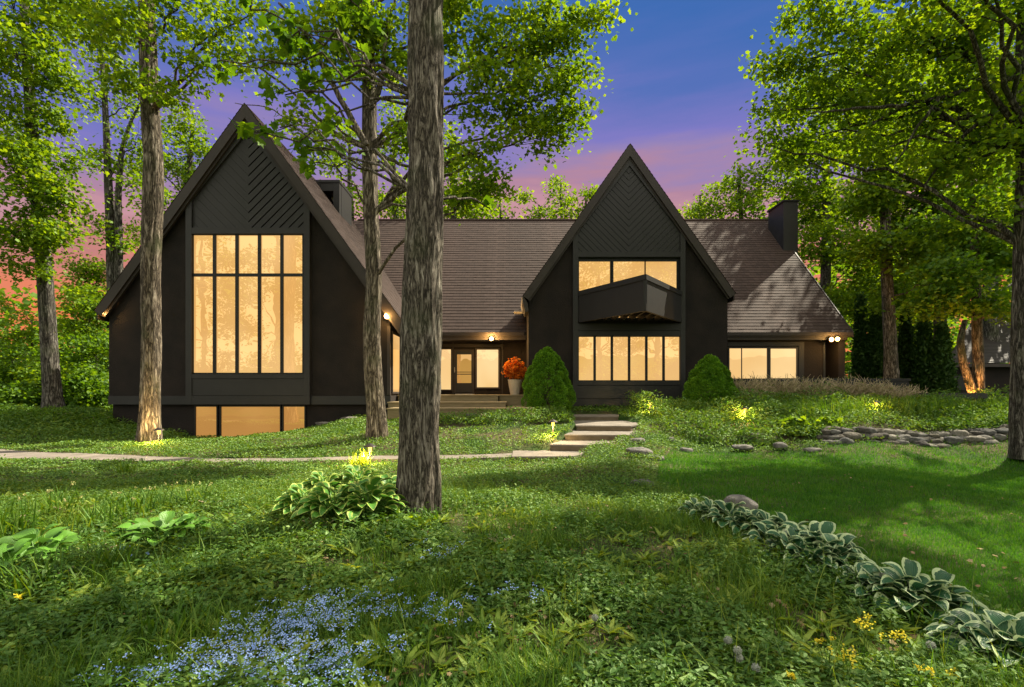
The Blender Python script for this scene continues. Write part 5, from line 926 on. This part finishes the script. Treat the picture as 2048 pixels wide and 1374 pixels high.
# small plant in front of the right gable
g = np.array((X(1303, 17.9), 17.9, float(G(X(1303, 17.9), 17.9)))); T_ = empty('young_plant', g, 'small upright yellow-lit plant before the right gable', 'plant'); q = M(); lf = M()
for k in range(7): p_ = limb(q, g, g+(rng.normal()*.12, rng.normal()*.1, .25+.3*rng.random()), .006, .003, .05, 5, 4); c = np.repeat(p_[1:], 8, 0)+rng.normal(size=(32, 3))*.035; scatter(lf, c, .06, upn(32, 1), OVAL)
q.build('stems', WILD, T_); lf.build('leaves', PALE, T_)
# ------------------------------------------------------------------ lawn, ground cover, weeds (uncountable)
def samp(n, d0, d1, spread=1.25):
    D_ = d0*(d1/d0)**rng.random(n); x_ = rng.uniform(-spread, spread, n)*D_; return x_, D_
# lawn
x_, y_ = samp(620000, 2.3, 13.5); k = inpoly(x_, y_, LAWN) & (x_ > 0); x_, y_ = x_[k], y_[k]
q = M(); h = (.035+.025*rng.random(len(x_)))*(1+.5*(fbm(np.c_[x_*1.5, y_*1.5, x_*0])-.45)); sc = np.clip(y_/6, .7, 2); blades(q, np.c_[x_, y_, G(x_, y_)-.004], h*np.clip(sc, 1, 1.4), .0045*sc, .2+.6*rng.random(len(x_)))
tag(q.build('lawn_grass', GRASS), 'short mown green lawn grass at the right', 'grass', kind='stuff')
# ground cover (low leafy carpet) on everything that is not lawn beyond ~6 m
x_, y_ = samp(420000, 5.6, 24, 1.2); x_ = x_; k = ~inpoly(x_, y_, LAWN) & ~onhard(x_, y_) & ~inhouse(x_, y_); x_, y_ = x_[k], y_[k]
thin = vn(np.c_[x_*.7+5, y_*.7, x_*0]); k = rng.random(len(x_)) < np.clip((y_-5.6)/1.6, 0, 1)*np.clip(.35+thin*1.4, 0, 1); x_, y_ = x_[k], y_[k]
mound = .05+.14*np.clip(fbm(np.c_[x_*1.1, y_*1.1, x_*0+4], 3)*2-.6, 0, 1)
mound += .30*inpoly(x_, y_, [(X(810, 15), 14.8), (X(1140, 14.4), 14.4), (X(1130, 16.2), 16.2), (X(800, 16.2), 16.2)])*(.5+.7*vn(np.c_[x_*1.8, y_*1.8, x_*0]))
mound += .38*((x_ > 5.2) & (y_ > 13.4) & (y_ < 18.5))*(.2+.9*vn(np.c_[x_*1.3, y_*1.3, x_*0+9]))+.35*((x_ < -10.6) & (y_ > 14.8))*vn(np.c_[x_, y_, x_*0+2])
# keep the leaf carpet clear of the glowing basement panes
mound = np.where((x_ > -11.6) & (x_ < -7.2) & (y_ > 16.4), mound*.35, mound)
q = M(); zz = G(x_, y_)+mound*(.35+.65*rng.random(len(x_))); sz = np.clip(.0042*y_, .03, .075)*(.7+.6*rng.random(len(x_)))
scatter(q, np.c_[x_, y_, zz], sz, upn(len(x_), .75), OVAL); tag(q.build('ground_cover', COVER), 'dense low ground cover of small green leaves across the slope', 'ground cover', kind='stuff')
# bank planting, taller leaves
x_, y_ = samp(60000, 13.3, 19.5, 1.1); k = (x_ > 4.3) & ~onhard(x_, y_) & ~inhouse(x_, y_); x_, y_ = x_[k], y_[k]; f_ = vn(np.c_[x_*.9, y_*.9, x_*0+30]); k = f_ > .38; x_, y_, f_ = x_[k], y_[k], f_[k]
q = M(); c = np.c_[x_, y_, G(x_, y_)+(.12+.85*f_*np.clip((y_-13.2)/2.2, .3, 1))*(.25+.75*rng.random(len(x_)))]; scatter(q, c, .13*(.6+.8*rng.random(len(c))), upn(len(c), .8), LANCE); scatter(q, c[::2]+(0, 0, .03), .06*(.6+.8*rng.random(len(c[::2]))), upn(len(c[::2]), .8), OVAL); tag(q.build('bank_plants', WEED), 'mixed leafy planting on the bank above the stone wall', 'plants', kind='stuff')
# left bank ferns
x_ = rng.uniform(-21, -13.2, 9000); y_ = rng.uniform(14.6, 19.5, 9000); f_ = vn(np.c_[x_*.8, y_*.8, x_*0+12]); q = M(); c = np.c_[x_, y_, G(x_, y_)+(.1+.5*f_)*(.3+.7*rng.random(len(x_)))]; scatter(q, c, .16*(.6+.8*rng.random(len(c))), upn(len(c), .7), LANCE); tag(q.build('fern_bank', WEED), 'dark ferny planting on the left bank beyond the path', 'plants', kind='stuff')
# long wild grass of the foreground
x_, y_ = samp(300000, 2.2, 8.2, 1.2); k = ~inpoly(x_, y_, LAWN); x_, y_ = x_[k], y_[k]; f_ = fbm(np.c_[x_*1.3, y_*1.3, x_*0+50], 3)
k = rng.random(len(x_)) < np.clip((f_-.30)*4, .1, 1)*np.clip((8.4-y_)/2.5, 0, 1); x_, y_, f_ = x_[k], y_[k], f_[k]
q = M(); h = (.05+.20*f_**1.5)*(.6+.9*rng.random(len(x_))**2); blades(q, np.c_[x_, y_, G(x_, y_)-.005], h, .0042+.0025*rng.random(len(x_)), .15+.8*rng.random(len(x_)))
k = rng.random(len(x_)) < .012; blades(q, np.c_[x_, y_, G(x_, y_)][k], .22+.14*rng.random(k.sum()), .006, .2+.8*rng.random(k.sum()))
tag(q.build('wild_grass', WILD), 'long uneven wild grass of the shaded foreground', 'grass', kind='stuff')
# broad weeds: stems with whorls of leaves
x_, y_ = samp(14000, 2.3, 8, 1.15); k = ~inpoly(x_, y_, LAWN); x_, y_ = x_[k], y_[k]; f_ = vn(np.c_[x_*1.7, y_*1.7, x_*0+70]); k = f_ > .36; x_, y_, f_ = x_[k], y_[k], f_[k]
q = M(); n = len(x_); nl = 9; hh = (.05+.13*f_)*(.5+.9*rng.random(n)); az0 = rng.random(n)*6.28; cs = []; ds = []; ss = []
for j in range(nl):
    t = (j+1)/nl; az = az0+j*2.4; cs.append(np.c_[x_+rng.normal(size=n)*.01, y_+rng.normal(size=n)*.01, G(x_, y_)+hh*t]); ds.append(np.c_[np.cos(az), np.sin(az), .35+0*az]); ss.append((.064-.028*t)*(.6+.8*rng.random(n)))
cs, ds, ss = np.concatenate(cs), np.concatenate(ds), np.concatenate(ss); big = rng.random(len(cs)) < .5
scatter(q, cs[big], ss[big], upn(big.sum(), .45), OVAL, ds[big]); scatter(q, cs[~big], ss[~big]*1.35, upn((~big).sum(), .45), LANCE, ds[~big])
blades(q, np.c_[x_, y_, G(x_, y_)], hh, .003, 0.05); tag(q.build('leafy_weeds', WEED), 'leafy green weeds tangled through the foreground grass', 'weeds', kind='stuff')
x_, y_ = samp(900, 2.3, 8, 1.15); k = ~inpoly(x_, y_, LAWN); x_, y_ = x_[k], y_[k]; q = M(); n = len(x_); z_ = G(x_, y_)
for j in range(9):
    az = rng.random(n)*6.28; up_ = .25+.7*rng.random(n); scatter(q, np.c_[x_, y_, z_+.012], (.10+.10*rng.random(n))*np.where(x_ < -.5, 1.0, .8), np.c_[-np.cos(az)*up_, -np.sin(az)*up_, az*0+1], LANCE, np.c_[np.cos(az), np.sin(az), up_])
tag(q.build('leaf_rosettes', PALE), 'scattered pale rosettes of long leaves in the foreground', 'weeds', kind='stuff')
x_, y_ = samp(5200, 2.2, 12, 1.15); k = ~onhard(x_, y_) & (~inpoly(x_, y_, LAWN) | (rng.random(len(x_)) < .12)); x_, y_ = x_[k], y_[k]; q = M(); scatter(q, np.c_[x_, y_, G(x_, y_)+.012+.04*rng.random(len(x_))], .035*(.5+.9*rng.random(len(x_))), upn(len(x_), .5), MAP2); tag(q.build('leaf_litter', DEAD), 'dry brown leaf litter scattered over the garden ground', 'dead leaves', kind='stuff')
x_, y_ = samp(420, 2.4, 8, 1.1); k = ~inpoly(x_, y_, LAWN); x_, y_ = x_[k], y_[k]; q = M(); h = .25+.2*rng.random(len(x_)); blades(q, np.c_[x_, y_, G(x_, y_)], h, .0045, .1+.9*rng.random(len(x_))); tag(q.build('dry_stalks', PALE), 'thin pale flowering stalks standing above the foreground grass', 'grass', kind='stuff')
# clover-like mat of tiny leaves
x_, y_ = samp(110000, 2.2, 8, 1.15); k = ~inpoly(x_, y_, LAWN); x_, y_ = x_[k], y_[k]; f_ = fbm(np.c_[x_*2, y_*2, x_*0+90], 3); k = f_ > .36; x_, y_ = x_[k], y_[k]
q = M(); scatter(q, np.c_[x_, y_, G(x_, y_)+.01+.05*rng.random(len(x_))], .020*(.6+.9*rng.random(len(x_))), upn(len(x_), .6), OVAL); tag(q.build('leaf_mat', COVER), 'mat of tiny round leaves over the foreground soil', 'ground cover', kind='stuff')
# forget-me-nots
q = M(); g2 = M()
for px, py, w_, n in [(560, 1330, .52, 700), (640, 1240, .42, 430), (430, 1340, .35, 260), (700, 1210, .3, 150), (850, 1230, .25, 130), (870, 1100, .22, 60), (950, 1195, .15, 25), (1060, 1190, .2, 45), (300, 1370, .3, 120), (540, 1270, .35, 300), (620, 1370, .45, 380), (760, 1300, .25, 60), (290, 1110, .2, 18)]:
    n = int(n*.25); c0 = gpt(px, py+25); sx = w_*c0[1]/3.0; cx = c0[0]+rng.normal(size=n)*sx*.5; cy = c0[1]+rng.normal(size=n)*sx*.3; zz = G(cx, cy)+.07+.09*rng.random(n)
    c = np.repeat(np.c_[cx, cy, zz], 9, 0)+rng.normal(size=(n*9, 3))*np.array([.016, .016, .008]); scatter(q, c, .0085*(.8+.4*rng.random(len(c))), upn(len(c), .35)+(0, -.35, 0), HEX)
    blades(g2, np.c_[cx, cy, G(cx, cy)], zz-G(cx, cy), .0025, .02); m_ = rng.random(n) < .8; scatter(g2, (np.c_[cx, cy, G(cx, cy)+(zz-G(cx, cy))*.6])[m_], .045, upn(m_.sum(), .5), LANCE)
o_ = q.build('forget_me_nots', BLUE); tag(o_, 'drift of small blue forget-me-nots in the lower foreground', 'flowers', kind='stuff')
tag(g2.build('flower_foliage', WEED), 'leafy stems under the blue flower drift', 'plants', kind='stuff')
print('objects', len(bpy.data.objects), 'polys', sum(len(o.data.polygons) for o in bpy.data.objects if o.type == 'MESH'))
